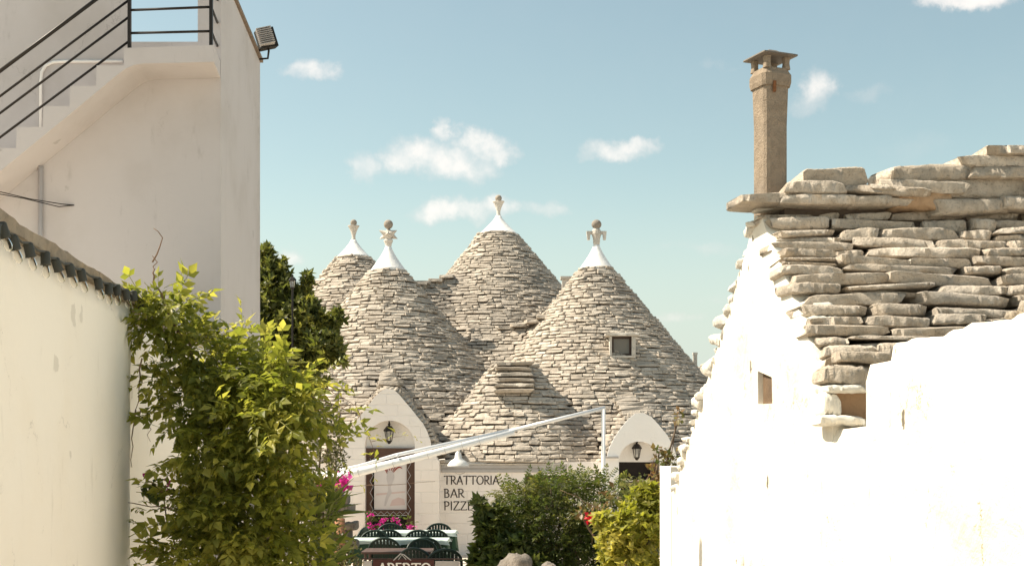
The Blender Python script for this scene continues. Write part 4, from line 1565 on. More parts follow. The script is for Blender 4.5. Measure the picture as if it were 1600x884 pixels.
# railing
rl = MB()
rail = bpy.data.objects.new('railing', None)
posts = [(200, 78, -90), (328, 73, -90)]
for px, py, pt_ in posts:
    MB().box(sx(px) - .014, sx(px) + .014, YS_ + .03, YS_ + .058, sz(py) - .02, sz(-90)).build('railing_post', 'black_iron', sh)
for y0, y1, r_ in ((14, 9, .011), (50, 47, .011), (-25, -28, .011), (-62, -64, .011), (-90, -90, .02)):
    MB().tube([(sx(200), YS_ + .044, sz(y0)), (sx(328), YS_ + .044, sz(y1))], r_, 8).build('rail', 'black_iron', sh, True)
    MB().tube([(sx(328), YS_ + .044, sz(y1)), (xr - .03, YF - .002, sz(y1) + .01)], r_, 8).build('rail', 'black_iron', sh, True)
for y0, r_ in ((107, .0165), (146.5, .0105), (173, .0105), (211, .0105)):
    x_a, x_b = -70, 199
    MB().tube([(sx(x_a), YS_ + .044, sz(y0 + .745 * 70)), (sx(x_b), YS_ + .044, sz(y0 - .745 * x_b))], r_, 8).build('rail', 'black_iron', sh, True)
MB().tube([(-5.2, 11.0, 4.69), (fx(60), YF - .2, fz(318)), (fx(100), YF - .05, fz(321)), (fx(116), YF, fz(321))], .0045, 5).tube([(-5.2, 11.0, 4.62), (fx(50), YF - .2, fz(317)), (fx(95), YF - .05, fz(325)), (fx(116), YF, fz(321))], .0045, 5).build('clothes_wire', 'black_iron', sh)

# floodlight on the alley corner of the parapet
fl_p = at(405, 68, 13.9)
fo = thing('floodlight', fl_p, 'finned black floodlight on the house parapet against the sky', 'floodlight')
body = MB()
u1 = Vector((0.17, 0.0, 0.035)); u2 = Vector((0.06, 0.02, -0.20)); u3 = Vector((0.05, -0.06, 0.015))
c0 = fl_p + Vector((-.06, 0, .11))
body.hexa([c0, c0 + u1, c0 + u1 + u2, c0 + u2, c0 + u3 + Vector((0, -.03, 0)), c0 + u1 + u3, c0 + u1 + u2 + u3, c0 + u2 + u3 + Vector((0, -.03, 0))])
body.build('lamp_body', 'black_iron', fo)
for i in range(9):
    q = c0 + u2 * (0.06 + 0.1 * i) + Vector((0, -.035, 0))
    MB().hexa([q + u3 * .5, q + u1 * .92 + u3 * .5, q + u1 * .92 + u2 * .035 + u3 * .5, q + u2 * .035 + u3 * .5, q + Vector((0, -.05, 0)) + u3, q + u1 * .92 + Vector((0, -.05, 0)) + u3, q + u1 * .92 + u2 * .035 + Vector((0, -.05, 0)) + u3, q + u2 * .035 + Vector((0, -.05, 0)) + u3]).build('fin', 'grey_trim', fo)
MB().tube([at(418, 66, 13.9), at(420, 80, 13.9), at(418.5, 92, 13.9), at(406, 93, 13.95)], .012, 6).build('bracket', 'black_iron', fo)

# ================================================================== RIGHT: gabled stone-roofed house and alley wall
GXL = lambda D: 2.25 - 0.065 * (D - 9.0)
gh = thing('gabled_house', (2.15, 11.5, 0), 'whitewashed gabled house with rough stone slab roof on the right', 'house')
D0, DAp, D1 = 9.0, 11.0, 14.95
ZN, ZA, ZF = 2.72, 4.32, 1.75
outer = [(D0, 0), (D0, ZN)]
k = 16
for i in range(1, k):
    t = i / k
    outer.append((D0 + (DAp - .12 - D0) * t + random.uniform(-.03, .03), ZN + (ZA - ZN) * t))
outer += [(DAp - .12, ZA), (DAp + .12, ZA)]
k = 26
for i in range(1, k):
    t = i / k
    outer.append((DAp + .12 + (D1 - DAp - .12) * t + random.uniform(-.04, .04), ZA + (ZF - ZA) * t - .05))
outer += [(D1, ZF), (D1, 0)]
slot_d = 2.835 / (0.1975 + 0.065)
hz0, hz1 = Z(632, slot_d), Z(577, slot_d)
hole = [(slot_d - .24, hz0), (slot_d + .22, hz0 + .01), (slot_d + .23, hz1), (slot_d - .22, hz1 - .01)]
poly_wall('gable_wall', outer, [hole], lambda u, z, t: (GXL(u) + 0.14 * t, u, z - (.07 if u < DAp - .1 and z > ZN + .02 else 0)), 0, 'plaster_alley', gh)
MB().box(GXL(slot_d) + .03, GXL(slot_d) + .07, slot_d - .3, slot_d + .3, hz0 - .05, hz1 + .05).build('slot_infill', 'slot_brown', gh)
# eave wall towards the viewer, and the roof core
MB().box(GXL(9) + .003, 6.5, 9.03, 9.4, 0, 2.66).build('eave_wall', 'plaster_alley', gh)
xx0, xx1 = GXL(11) + .20, 6.5
mesh('roof_core', [(xx0, 9.22, 2.62), (xx1, 9.22, 2.62), (xx1, 11.1, 4.22), (xx0, 11.1, 4.22), (xx1, 14.9, 1.6), (xx0, 14.9, 1.6)], [(0, 1, 2, 3), (3, 2, 4, 5), (0, 3, 5), (1, 4, 2), (0, 5, 4, 1)], 'core_stone', gh)
big = [rough_stone_mesh(900 + i, 'slab_stone', random.uniform(.16, .30), 22, 16) for i in range(22)]
rst = [rough_stone_mesh(950 + i, 'rust_stone', .35) for i in range(3)]
z = 2.70
row = 0
while z < 4.25:
    th = random.uniform(.076, .112)
    D = 9.0 + (z - ZN) / ((ZA - ZN) / 2.0) - .02
    x = GXL(D) + random.uniform(-.05, .03)
    while x < 5.6:
        L = min(max(random.lognormvariate(math.log(.44), .40), .18), .95)
        t2 = th * random.uniform(.74, 1.08)
        split = random.random() < .16 and L > .3
        nm = 1
        zz = z
        pieces = [(zz, t2)] if not split else [(zz, t2 * .52), (zz + t2 * .5, t2 * .5)]
        for (za, ta) in pieces:
            put('stone', random.choice(big), gh, (x + L / 2, D - .03 + random.uniform(-.035, .045), za + random.uniform(-.012, .012)), (R(random.uniform(-5, 3)), R(random.uniform(-3.2, 3.4)), R(random.uniform(-6, 6))), (L * 1.0, .42, ta * 1.0))
        x += L + random.uniform(.0, .012)
    z += th * .97
    row += 1
# ridge slabs, piled higher towards the right: centre, length, thickness, depth, roll
ridge = [((1276, 321), 0.62, .085, .50, 0, 'big'), ((1215, 319), .58, .095, .55, 1, 'big'), ((1335, 322), .66, .085, .5, -1, 'big'), ((1273, 304), .52, .105, .45, -1, 'big'), ((1308, 290), .57, .150, .45, 3, 'big'),
         ((1385, 306), .75, .075, .5, -4, 'big'), ((1400, 322), .30, .07, .4, 0, 'big'), ((1440, 328), .50, .16, .4, 0, 'rst'), ((1395, 300), .40, .055, .4, -5, 'big'), ((1520, 310), 1.05, .155, .55, 1, 'big'), ((1440, 303), .75, .10, .5, -3, 'big'),
         ((1470, 283), .85, .135, .55, 2, 'big'), ((1520, 334), .75, .115, .4, 2, 'big'), ((1610, 330), .55, .11, .4, 0, 'big'), ((1570, 280), .62, .105, .5, 0, 'big'), ((1562, 262), .72, .105, .5, -1, 'big'), ((1580, 243), .45, .075, .45, -1, 'big'), ((1668, 262), .6, .11, .5, 0, 'big'), ((1665, 300), .7, .14, .5, 0, 'big'), ((1650, 282), .6, .10, .5, 0, 'big'), ((1690, 325), .7, .12, .5, 0, 'big')]
for i, ((px, py), L, th, dp, roll, kind) in enumerate(ridge):
    Dq = 10.72
    q = at(px, py, Dq)
    me = big[(i * 5 + 3) % len(big)] if kind == 'big' else rst[i % 3]
    put('ridge_stone', me, gh, (q.x, Dq - .02 + random.uniform(-.03, .03), q.z), (R(random.uniform(-3, 3)), R(-roll), R(random.uniform(-7, 7))), (L, dp, th * 1.1))
MB().box(GXL(11) + .2, 5.6, 10.9, 11.15, 4.1, 4.36).build('ridge_core', 'core_stone', gh)
# whitewashed verge stones down the far slope
ws = [rough_stone_mesh(980 + i, 'washed_stone', .45) for i in range(8)]
D = 11.05
while D < 15.0:
    t = (D - DAp - .12) / (D1 - DAp - .12)
    zt = ZA + (ZF - ZA) * t
    k_ = random.choice((.6, .8, 1.0, 1.0, 1.35))
    put('verge_stone', random.choice(ws), gh, (GXL(D) - .02 + random.uniform(-.05, .04), D, zt - .055 + random.uniform(-.02, .02)), (R(random.uniform(-14, 14)), R(random.uniform(-14, 14)), R(-90 + random.uniform(-22, 22))), (random.uniform(.13, .26) * k_, .34, random.uniform(.065, .10) * k_))
    D += random.uniform(.07, .16)
# verge stones along the near slope, half buried in limewash
for i in (1, 4, 5, 9):
    t = (i + .4) / 13
    D = D0 + (DAp - D0) * t
    put('verge_stone', ws[i % 8], gh, (GXL(D) + .15, D - .02, ZN + (ZA - ZN) * t - .07), (R(random.uniform(-6, 6)), R(random.uniform(-6, 6)), R(random.uniform(-10, 10))), (random.uniform(.22, .3), .3, .11))
# bare stones and niche between the eave and the alley wall
for (px, py, wpx, hpx, D, mat) in ((1322, 586, 70, 30, 8.92, 'b'), (1325, 607, 64, 14, 8.90, 'w'), (1318, 657, 70, 18, 8.88, 'w'), (1350, 557, 90, 18, 8.95, 'b'), (1302, 632, 26, 40, 8.95, 'w')):
    q = at(px, py + hpx / 2, D)
    put('stone', big[(px * 3) % 22] if mat == 'b' else ws[px % 8], gh, (q.x, D, q.z), (0, 0, 0), (wpx / 2000 * D, .35, hpx / 2000 * D))
q = at(1335, 632, 9.0)
MB().box(q.x - .14, q.x + .16, 8.99, 9.028, q.z - .10, q.z + .10).build('niche_back', 'niche_stone', gh)
# low stub wall at the far end
sw = thing('stub_wall', (1.95, 15.4, 0), 'short whitewashed wall stub at the far foot of the gable', 'wall')
MB().hexa([(GXL(15.0) - .0, 15.0, 0), (GXL(15.0) + .6, 15.0, 0), (GXL(15.7) + .6, 15.7, 0), (GXL(15.7), 15.7, 0), (GXL(15.0), 15.0, 2.08), (GXL(15.0) + .6, 15.0, 2.08), (GXL(15.7) + .6, 15.7, 2.08), (GXL(15.7), 15.7, 2.08)]).build('wall_body', 'plaster_alley', sw)
for i in range(0):
    put('stone', ws[i], sw, (GXL(15.1) - .01, 14.95 - .1 * (i % 2), 1.72 + .16 * i - .3), (0, 0, R(80)), (.3, .25, .13))

# alley wall nearer the viewer
al = thing('alley_wall', (2.45, 6.0, 0), 'sunlit whitewashed alley wall in the right foreground', 'wall')


sheet_wall('wall_face', (GXL(8.30), 8.30), (GXL(7.85), 7.85), 2.84, 0, 0.45, 'plaster_alley', al, 0.05, 0.012, 1, 21.0, 0.03)
sheet_wall('wall_face', (GXL(7.852) - .012, 7.852), (GXL(2.6) - .012, 2.6), lambda u: 2.925 + .012 * math.sin(u * 7) + .008 * math.sin(u * 23) + .02 * u / 2, 0, 0.47, 'plaster_alley', al, 0.06, 0.016, 1, 24.0, 0.02)
sheet_wall('wall_face', (GXL(9.2) - .012, 9.2), (GXL(8.25) + .0, 8.25), 2.43, 0, 0.4, 'plaster_alley', al, 0.06, 0.014, 1, 31.0, 0.04)
for (px, py, wpx, hpx) in ((1590, 482, 60, 22), (1560, 492, 40, 14)):
    Dq = 2.835 / ((px - 800) / 2000 + .065) + .25
    q = at(px, py, Dq)
    put('stone', big[3], al, (q.x + .1, Dq, q.z - .02), (0, 0, R(-30)), (wpx / 2000 * Dq, .3, hpx / 2000 * Dq))

# chimney on the gable
cb = at(1203.5, 306, 11.35)
ch = thing('chimney', (cb.x, cb.y, cb.z - .2), 'tall slim stone chimney with pyramid hood rising above the gable', 'chimney')
k = 11.35 / 2000


def sq(prof, cx, cy, cz, rot, bev=.22):
    """lofted square section with rounded corners"""
    m = MB()
    ring = []
    for c4 in range(4):
        for s in (-1, 0, 1):
            a = R(45 + 90 * c4) + s * bev
            rr_ = 1.0 if s == 0 else 1.07
            ring.append((math.cos(a) * (1.30 if s == 0 else 1.24), math.sin(a) * (1.30 if s == 0 else 1.24)))
    v, f = [], []
    n = len(ring)
    for (r, h) in prof:
        for (a, b) in ring:
            x, y = a * r, b * r
            v.append((cx + x * math.cos(rot) - y * math.sin(rot), cy + x * math.sin(rot) + y * math.cos(rot), cz + h))
    for i in range(len(prof) - 1):
        for j in range(n):
            j2 = (j + 1) % n
            f.append((i * n + j, i * n + j2, (i + 1) * n + j2, (i + 1) * n + j))
    f.append(tuple(range(n))[::-1])
    f.append(tuple((len(prof) - 1) * n + j for j in range(n)))
    return m.add(v, f)


rot = R(22)
hs_ = lambda py: (306 - py) * k
sq([(.112, -.25), (.112, hs_(200)), (.122, hs_(139))], cb.x, cb.y, cb.z, rot).build('shaft', 'chimney_stone', ch)
sq([(.135, hs_(140)), (.143, hs_(133)), (.143, hs_(122)), (.125, hs_(116)), (.118, hs_(112))], cb.x, cb.y, cb.z, rot).build('collar', 'chimney_stone', ch)
for sx_ in (-1, 1):
    for sy_ in (-1, 1):
        a, b = sx_ * .098, sy_ * .098
        x, y = cb.x + a * math.cos(rot) - b * math.sin(rot), cb.y + a * math.sin(rot) + b * math.cos(rot)
        sq([(.030, hs_(113)), (.024, hs_(104)), (.028, hs_(92))], x, y, cb.z, rot).build('pillar', 'chimney_stone', ch)
sq([(.15, hs_(95)), (.188, hs_(93)), (.186, hs_(91)), (.06, hs_(83)), (.045, hs_(81))], cb.x, cb.y, cb.z, rot, .08).build('hood', 'hood_metal', ch)
q = at(1212, 132, 11.35 - .2)
MB().box(q.x - .014, q.x + .012, q.y + .03, q.y + .07, q.z - .05, q.z + .04).build('rust_mark', 'rust', ch)

# ================================================================== PLANTS
def ep(px, py, D, rx, ry, rd, w):
    p = at(px, py, D)
    k = D / 2000
    return (p.x, p.y, p.z, rx * k, rd, ry * k, w)


def stems(name, lines, rads, mat, parent):
    m = MB()
    for l, r in zip(lines, rads):
        n_ = len(l)
        m.tube(l, [r * (1 - .6 * i / (n_ - 1)) for i in range(n_)], 6)
    return m.build(name, mat, parent, True)


def wander(a, b, n=6, amp=.08):
    a, b = Vector(a), Vector(b)
    return [a.lerp(b, i / n) + Vector((random.uniform(-amp, amp), random.uniform(-amp, amp), random.uniform(-amp, amp) * .5)) * (0 if i in (0, n) else 1) for i in range(n + 1)]


# ---- climbing vine on the left wall
vine = thing('climbing_vine', (-2.2, 8.7, 0), 'large leafy green climbing vine spilling over the garden wall', 'vine')
VC = [ep(246, 462, 8.75, 16, 22, .06, .20), ep(228, 500, 8.72, 10, 28, .06, .16), ep(262, 500, 8.85, 26, 32, .10, .5), ep(310, 550, 9.0, 34, 32, .15, .7), ep(256, 575, 8.8, 14, 26, .08, .16),
      ep(292, 630, 8.8, 28, 42, .15, .55), ep(365, 600, 8.9, 50, 40, .22, 1.1), ep(420, 590, 8.75, 42, 24, .2, .9), ep(446, 625, 8.65, 32, 30, .2, .75), ep(410, 665, 8.6, 60, 52, .3, 1.5),
      ep(335, 705, 8.6, 56, 55, .3, 1.3), ep(425, 735, 8.55, 46, 45, .3, 1.0), ep(315, 795, 8.6, 42, 48, .3, 1.0), ep(390, 805, 8.5, 60, 56, .35, 1.5), ep(345, 880, 8.5, 80, 56, .35, 1.3), ep(440, 875, 8.45, 44, 46, .3, .8), ep(285, 870, 8.6, 28, 30, .15, .3),
      ep(350, 525, 9.1, 22, 12, .08, .14), ep(390, 1010, 8.5, 110, 90, .4, 1.0)]
P, N = fill_clumps(VC, 118, .35)
LT = [pinnate(40 + i, random.choice((3, 4, 4)), random.uniform(.30, .36), random.uniform(.25, .31), random.uniform(.15, .4)) for i in range(9)]
# leaves nearest the eye and inside the picture become single objects
front = (P[:, 1] - 0.5 * RNG.uniform(0, 1, len(P)) * .3)
pxv = 800 + 2000 * P[:, 0] / P[:, 1]
pyv = 700 - 2000 * (P[:, 2] - EYE) / P[:, 1]
score = -N[:, 1] + .3 * N[:, 2] + RNG.uniform(0, .5, len(P))
score[(pyv > 880) | (pxv > 535)] = -9
order = np.argsort(-score)
top, rest = order[:300], order[300:]
leaf_me = []
for V, F in LT:
    me = bpy.data.meshes.new('vine_leaf')
    me.from_pydata([tuple(x) for x in V], [], [tuple(int(i) for i in q) for q in F])
    me.update()
    me.materials.append(MATS['leaf_vine'])
    leaf_me.append(me)
for i in top:
    fwd = Vector(N[i]) * .8 + Vector((.15, -.35, random.uniform(-.55, .15))) + Vector((random.gauss(0, .4), random.gauss(0, .4), random.gauss(0, .3)))
    fwd.normalize()
    up = Vector((random.gauss(0, .4), -.5 + random.gauss(0, .4), 1))
    sd = fwd.cross(up).normalized()
    u2 = sd.cross(fwd)
    M = Matrix((sd, fwd, u2)).transposed()
    o = link('leaf', random.choice(leaf_me), vine)
    o.location = P[i]
    o.rotation_euler = M.to_euler()
    s_ = random.choice((.14, .18, .22, .25, .29)) * random.uniform(.9, 1.1)
    o.scale = (s_, s_, s_)
foliage('foliage', LT, P[rest], N[rest], .235, 'leaf_vine', vine, .8, -.05, .55)
vl = []
vr = []
for (a, b, r_) in ((at(330, 1150, 8.9), at(330, 700, 8.8), .03), (at(330, 700, 8.8), at(300, 560, 8.95), .02), (at(330, 700, 8.8), at(430, 620, 8.8), .018), (at(300, 560, 8.95), at(238, 440, 8.75), .012), (at(340, 760, 8.7), at(440, 700, 8.6), .016), (at(340, 1000, 8.8), at(420, 800, 8.6), .02),
                   (at(240, 440, 8.75), at(238, 400, 8.72), .007), (at(222, 560, 8.72), at(212, 640, 8.72), .006), (at(212, 640, 8.72), at(206, 730, 8.70), .005), (at(220, 640, 8.72), at(235, 690, 8.7), .004), (at(300, 800, 8.5), at(200, 785, 8.68), .006), (at(430, 600, 8.7), at(540, 640, 8.6), .006), (at(470, 640, 8.6), at(566, 634, 8.55), .005)):
    vl.append(wander(a, b, 6, .03))
    vr.append(r_)
w = [at(238, 410, 8.72), at(245, 398, 8.72), at(250, 385, 8.7), at(254, 372, 8.7), at(247, 362, 8.7), at(240, 357, 8.7)]
vl.append(w)
vr.append(.006)
stems('stem', vl, vr, 'twig', vine)
# loose shoots at the right-hand edge and on the wall
sp = []
for (px, py, D) in ((532, 640, 8.6), (516, 600, 8.6), (505, 585, 8.7), (450, 570, 8.8), (528, 690, 8.5), (214, 515, 8.7), (230, 452, 8.72), (330, 515, 9.1), (380, 530, 9.1), (400, 545, 9.0), (210, 785, 8.68), (220, 870, 8.68), (208, 820, 8.68), (520, 705, 8.5)):
    for _ in range(3):
        q = at(px, py, D)
        sp.append((q.x + random.gauss(0, .03), q.y + random.gauss(0, .03), q.z + random.gauss(0, .03)))
sp = np.array(sp)
foliage('shoot_leaves', LT, sp, unit(len(sp)) * np.array([[.7, .4, .3]]) + np.array([[.2, -.2, .1]]), .20, 'leaf_vine', vine, .8, .1, .5)


def bracts(name, spots, n, spread, size, mat, parent, group=False):
    T = leaf_template(.42, .12, .05)
    Ps = []
    for q in spots:
        Ps.append(np.array([q]) + RNG.normal(size=(n, 3)) * spread)
    P = np.concatenate(Ps)
    o = foliage(name, [T], P, unit(len(P)), size, mat, parent, 1.0, .2, .6)
    return o


bg1 = thing('bougainvillea', (-1.3, 9.6, 0), 'magenta bougainvillea spray at the right edge of the vine', 'bougainvillea')
bracts('flowers', [at(516, 747, 9.6), at(524, 756, 9.6), at(540, 752, 9.6), at(538, 762, 9.6), at(544, 745, 9.6), at(500, 757, 9.6)], 9, .022, .055, 'petal_magenta', bg1)
stems('stem', [wander(at(470, 1040, 9.7), at(480, 800, 9.7), 6, .04), wander(at(480, 800, 9.7), at(545, 750, 9.6), 5, .02)], [.014, .008], 'twig', bg1)
P, N = fill_clumps([ep(505, 765, 9.65, 30, 16, .08, 1)], 50)
foliage('leaves', [leaf_template(.3)], P, N, .06, 'leaf_vine', bg1)
bg2 = thing('bougainvillea', (-2.5, 8.72, 0), 'sparse magenta bougainvillea shoots against the cream wall at lower left', 'bougainvillea')
bracts('flowers', [at(226, 743, 8.7), at(230, 862, 8.68), at(258, 768, 8.68), at(262, 755, 8.68)], 7, .012, .04, 'petal_magenta', bg2)
stems('stem', [wander(at(300, 1000, 8.75), at(255, 770, 8.7), 6, .03), wander(at(255, 770, 8.7), at(226, 743, 8.7), 4, .01), wander(at(290, 900, 8.7), at(230, 862, 8.68), 4, .01)], [.01, .005, .005], 'twig', bg2)
P, N = fill_clumps([ep(240, 765, 8.7, 26, 12, .05, 1)], 26)
foliage('leaves', [leaf_template(.34)], P, N, .085, 'leaf_dark', bg2, .4, -.6)

# ---- oleander below, long thin leaves
ol = thing('oleander_bush', (-1.6, 8.9, 0), 'oleander with long narrow pale leaves beneath the vine', 'shrub')
P, N = fill_clumps([ep(480, 815, 8.9, 38, 40, .2, 1), ep(505, 790, 8.9, 26, 28, .15, .8), ep(490, 880, 8.8, 45, 40, .2, 1), ep(470, 950, 8.8, 80, 60, .25, .6)], 60, .1)
foliage('leaves', [leaf_template(.085, .02, .16)], P, N * .5 + np.array([[.4, -.1, .3]]), .26, 'leaf_oleander', ol, .9, .55, .4)
stems('stem', [wander(at(470, 1100, 8.9), at(475 + 10 * i, 800, 8.9), 6, .03) for i in range(5)], [.012] * 5, 'bark', ol)

# ---- dark evergreen tree behind the stair house
tr = thing('evergreen_tree', (-3.7, 19.0, 0), 'dark dense evergreen tree rising beside the white house', 'tree')
TC = [ep(425, 480, 19, 45, 48, .6, 1.1), ep(468, 508, 18.8, 38, 38, .6, 1.0), ep(495, 545, 18.6, 28, 32, .5, .75), ep(420, 545, 18.8, 55, 55, .7, 1.2), ep(370, 510, 19, 55, 75, .8, 1.0), ep(460, 595, 18.6, 55, 35, .6, .8), ep(430, 650, 18.8, 70, 50, .6, .7),
      ep(416, 402, 19, 7, 20, .12, .12), ep(424, 428, 19, 14, 22, .25, .28), ep(443, 430, 18.9, 6, 24, .12, .14), ep(452, 462, 18.9, 14, 20, .25, .26), ep(468, 462, 18.9, 6, 14, .12, .1), ep(479, 448, 18.9, 5, 20, .1, .11), ep(487, 482, 18.8, 10, 14, .2, .18), ep(505, 505, 18.7, 14, 12, .2, .22), ep(521, 508, 18.7, 6, 9, .1, .08), ep(530, 495, 18.7, 4, 8, .06, .05), ep(522, 540, 18.6, 10, 18, .2, .2), ep(528, 562, 18.6, 7, 10, .12, .1), ep(410, 440, 19, 12, 30, .25, .3)]
P, N = fill_clumps(TC, 560, .30)
foliage('crown', [whorl(60 + i, 7, .22) for i in range(5)], P, N, .13, 'leaf_tree', tr, .7, .75, .5)
stems('trunk', [wander((-3.7, 19, 0), (-3.6, 19, 2.4), 6, .05), wander((-3.6, 19, 2.3), (-3.3, 18.9, 4.0), 6, .08), wander((-3.6, 19, 2.3), (-3.9, 19.1, 4.2), 6, .08), wander((-3.4, 18.9, 3.2), (-2.9, 18.7, 4.1), 5, .06), wander((-3.7, 19, 2.6), (-3.6, 19, 5.0), 6, .06)], [.13, .07, .07, .04, .05], 'bark', tr)

# ---- shrubs in front of the restaurant
def shrub(name, base, clumps, T, per, size, mat, label, shell=.35, out=.8, rise=.4, jit=.5, cat='shrub'):
    o = thing(name, base, label, cat)
    P, N = fill_clumps(clumps, per, shell)
    foliage('crown', T, P, N, size, mat, o, out, rise, jit)
    stems('trunk', [wander((base[0] + random.uniform(-.15, .15), base[1] + random.uniform(-.1, .1), 0), (c[0], c[1], c[2]), 6, .05) for c in clumps], [.03] * len(clumps), 'bark', o)
    return o


DS = 19.0
b0 = at(860, 700, DS)
shrub('feathery_shrub', (b0.x, DS, 0), [ep(870, 790, DS, 72, 46, .5, 1.6), ep(820, 800, DS, 45, 40, .45, 1), ep(925, 795, DS, 48, 42, .45, 1), ep(860, 762, DS, 24, 14, .3, .3), ep(905, 758, DS, 18, 16, .3, .3), ep(818, 764, DS, 8, 14, .2, .12), ep(950, 765, DS, 24, 20, .25, .4), ep(850, 840, DS - .2, 70, 35, .5, 1.1), ep(800, 825, DS - .1, 36, 30, .3, .6), ep(795, 775, DS, 14, 12, .15, .18)],
      [pinnate(80 + i, 5, .24, .20, .35) for i in range(5)], 230, .26, 'leaf_fern', 'wide feathery dark green shrub hiding part of the trattoria wall', .3, .8, .2, .5)
b0 = at(770, 700, 18.4)
shrub('laurel_bush', (b0.x, 18.4, 0), [ep(772, 836, 18.4, 24, 30, .25, .8), ep(758, 812, 18.4, 10, 20, .15, .3), ep(790, 862, 18.3, 34, 28, .3, .8), ep(757, 875, 18.3, 20, 24, .22, .45), ep(781, 806, 18.4, 8, 16, .12, .16), ep(750, 790, 18.4, 4, 8, .08, .09), ep(800, 885, 18.2, 50, 26, .3, .7)],
      [whorl(90 + i, 7, .24, .9) for i in range(4)], 190, .17, 'leaf_dark', 'glossy dark laurel bush just right of the tables', .3, .6, .7, .45)
b0 = at(900, 700, 17.6)  # extra foliage added to cover sunlit ground and darken below the feathery shrub
shrub('shade_filler', (b0.x, 18.6, 0), [ep(900, 865, 18.9, 90, 40, .4, 1.6), ep(960, 850, 19.2, 60, 40, .4, 1.0), ep(840, 880, 18.8, 70, 34, .3, 1.0), ep(900, 900, 19.4, 110, 50, .4, 1.6), ep(880, 820, 19.5, 100, 50, .3, 1.2)],
      [pinnate(85 + i, 4, .26, .22, .4) for i in range(3)], 320, .24, 'leaf_dark', 'added dark foliage filling in the shade under the feathery shrub', .2, .6, -.1, .5)
b0 = at(990, 700, 16.2)
shrub('lime_bush', (b0.x, 16.2, 0), [ep(1000, 830, 16.2, 40, 52, .35, 1.4), ep(965, 850, 16.1, 30, 36, .3, .8), ep(1022, 800, 16.3, 22, 40, .25, .8), ep(985, 880, 16.1, 50, 30, .3, 1.0), ep(1010, 775, 16.3, 22, 18, .2, .35), ep(945, 815, 16.2, 18, 12, .15, .25)],
      [whorl(95 + i, 6, .24, .8) for i in range(4)], 230, .12, 'leaf_lime', 'bright yellow-green bush against the whitewashed alley wall', .3, .6, .7, .5)
b0 = at(1000, 700, 17.2)
rs = shrub('rose_bush', (b0.x, 17.3, 0), [ep(1000, 760, 17.3, 34, 20, .25, .7), ep(1035, 735, 17.3, 22, 26, .2, .7), ep(965, 775, 17.3, 30, 18, .25, .6), ep(1045, 715, 17.3, 15, 18, .15, .35), ep(930, 800, 17.2, 24, 14, .2, .4), ep(1060, 655, 17.3, 12, 18, .1, .14), ep(1030, 705, 17.3, 16, 6, .1, .12), ep(905, 800, 17.0, 14, 12, .12, .2)],
      [leaf_template(.34, .06, .1)], 150, .085, 'leaf_rose', 'straggly rose bush with reddish new leaves climbing by the right-hand dormer', .1, .5, .1, .7)
for c_, r_ in zip([wander(at(1040, 760, 17.3), at(1062, 640, 17.3), 6, .03), wander(at(1000, 780, 17.3), at(1030, 700, 17.3), 6, .03), wander(at(950, 800, 17.1), at(875, 765, 17.0), 6, .03), wander(at(930, 810, 17.1), at(918, 815, 16.95), 4, .01), wander(at(930, 800, 17.0), at(925, 850, 16.9), 4, .01)], [.010, .008, .007, .006, .004]):
    stems('cane', [c_], [r_], 'twig', rs)
fr = bracts('flower', [at(920, 812, 16.9), at(924, 809, 16.9)], 16, .018, .06, 'petal_red', rs)

P_ = at(520, 860, 17.5)
shrub('low_shrub', (P_.x, 17.5, 0), [ep(530, 860, 17.5, 32, 26, .25, 1), ep(512, 830, 17.6, 24, 30, .25, .8), ep(545, 885, 17.4, 26, 18, .2, .6), ep(500, 880, 17.4, 40, 30, .3, .8)],
      [leaf_template(.36, .05, .06)], 520, .045, 'leaf_olive', 'small-leaved olive green shrub below the stone pillar at the left', .2, .6, .5, .7)
P_ = at(512, 700, 21.5)
shrub('pepper_shrub', (P_.x, 21.5, 0), [ep(510, 690, 21.5, 30, 40, .3, 1), ep(525, 720, 21.4, 20, 22, .25, .5), ep(495, 650, 21.6, 26, 34, .3, .7)],
      [leaf_template(.34, .05, .06)], 560, .06, 'leaf_olive', 'grey-green fine-leaved shrub between the vine and the arched doorway', .2, .6, .3, .7)
# vine twigs that hang in the view of the doorway
tw = thing('hanging_creeper', at(560, 640, 14.5), 'thin pale yellow creeper twigs dangling before the arched doorway', 'creeper')
sp = []
for (px, py) in ((556, 634), (585, 690), (583, 708), (588, 700), (596, 682), (618, 680), (629, 683), (567, 708), (592, 715), (540, 612), (655, 690), (570, 760), (585, 750)):
    q = at(px, py, 14.5)
    for _ in range(2):
        sp.append((q.x + random.gauss(0, .02), q.y + random.gauss(0, .02), q.z + random.gauss(0, .02)))
sp = np.array(sp)
foliage('leaves', [leaf_template(.34, .08, .15)], sp, unit(len(sp)), .10, 'leaf_lime', tw, .6, -.3, .5)
stems('stem', [wander(at(500, 600, 14.5), at(556, 634, 14.5), 5, .02), wander(at(556, 634, 14.5), at(588, 715, 14.5), 6, .02), wander(at(580, 690, 14.5), at(629, 682, 14.5), 5, .02), wander(at(480, 765, 14.5), at(680, 752, 14.5), 8, .02)], [.006, .005, .004, .005], 'twig', tw)
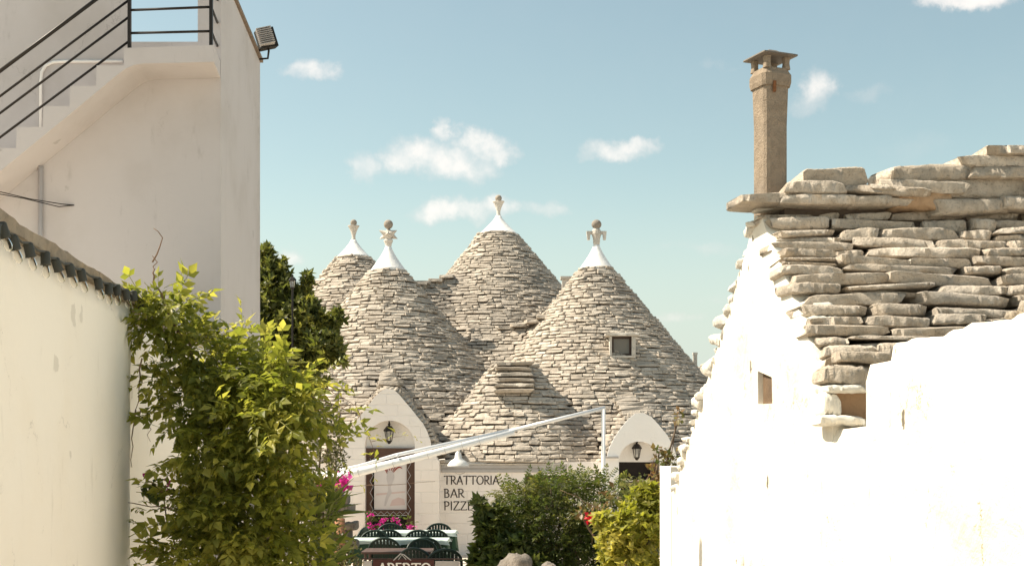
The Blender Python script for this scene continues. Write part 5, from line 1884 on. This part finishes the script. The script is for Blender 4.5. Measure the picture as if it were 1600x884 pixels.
# flower box at the door
fb = thing('flower_trough', (X(607, 26.5), 26.5, 0), 'trough of magenta flowers standing at the curtained doorway', 'planter')
MB().hexa([(X(572, 26.5), 26.35, 0), (X(645, 26.5), 26.35, 0), (X(645, 26.5), 26.65, 0), (X(572, 26.5), 26.65, 0), (X(570, 26.5), 26.32, .48), (X(647, 26.5), 26.32, .48), (X(647, 26.5), 26.68, .48), (X(570, 26.5), 26.68, .48)]).build('trough', 'terracotta', fb)
P, N = fill_clumps([ep(610, 818, 26.5, 38, 14, .12, 1.2), ep(578, 815, 26.5, 9, 18, .1, .4)], 120, .2)
foliage('leaves', [leaf_template(.34)], P, N, .08, 'leaf_dark', fb)
bracts('flowers', [at(578, 803, 26.4), at(576, 818, 26.4), at(582, 826, 26.4), at(598, 815, 26.4), at(602, 812, 26.4), at(612, 812, 26.4), at(618, 815, 26.4), at(640, 824, 26.4), at(644, 826, 26.4), at(592, 822, 26.4), at(624, 820, 26.4)], 9, .035, .075, 'petal_magenta', fb)

# ---- dry-stone pillar, terracotta pot and boulders
pl = thing('stone_pillar', (X(510, 20.5), 20.5, 0), 'grey dry-stone pillar half hidden by the oleander', 'pillar')
bst = [rough_stone_mesh(990 + i, 'boulder_stone', .4, 10, 10) for i in range(6)]
zz = 0.0
while zz < 1.75:
    th = random.uniform(.11, .18)
    xx = X(488, 20.5)
    while xx < X(533, 20.5):
        L = random.uniform(.16, .3)
        put('stone', random.choice(bst), pl, (xx + L / 2, 20.3, zz), (0, 0, R(random.uniform(-5, 5))), (L, .4, th))
        xx += L
    zz += th
q = at(531, 815, 20.0)
pot = thing('terracotta_pot', (q.x, 20.0, 0), 'stacked terracotta pipe pot beside the stone pillar', 'pot')
MB().lathe([(.075, 0), (.09, .5), (.105, .52), (.105, .56), (.085, .58), (.085, .9), (.10, .92), (.10, .98), (.08, .99), (.08, 1.2)], (q.x, q.y, 0), 16).build('pot_body', 'terracotta', pot, True)
for i, (px, py, wpx, hpx, D, lab) in enumerate(((805, 868, 70, 40, 17.0, 'grey weathered boulder at the foot of the laurel bush'), (865, 882, 60, 20, 17.1, 'flat grey boulder right of the larger boulder'))):
    q = at(px, py, D)
    V, F = [], []
    nu, nv = 26, 14
    hw_ = wpx / 4000 * D
    for j in range(nv + 1):
        th = math.pi * .62 * j / nv
        for u in range(nu):
            a = 2 * math.pi * u / nu
            d_ = Vector((math.sin(th) * math.cos(a), math.sin(th) * math.sin(a), math.cos(th)))
            r_ = 1 + .22 * noise.fractal(d_ * 1.6 + Vector((i * 9, 0, 0)), 1, 2, 4) + .05 * noise.noise(d_ * 7)
            V.append((q.x + d_.x * hw_ * r_, D + .3 + d_.y * .4 * r_, max(-.02, q.z - .45 + d_.z * .45 * r_)))
    for j in range(nv):
        for u in range(nu):
            F.append((j * nu + u, (j + 1) * nu + u, (j + 1) * nu + (u + 1) % nu, j * nu + (u + 1) % nu))
    o = mesh('boulder', V, F, 'boulder_stone', None, True)
    tag(o, lab, 'boulder', 'boulders')
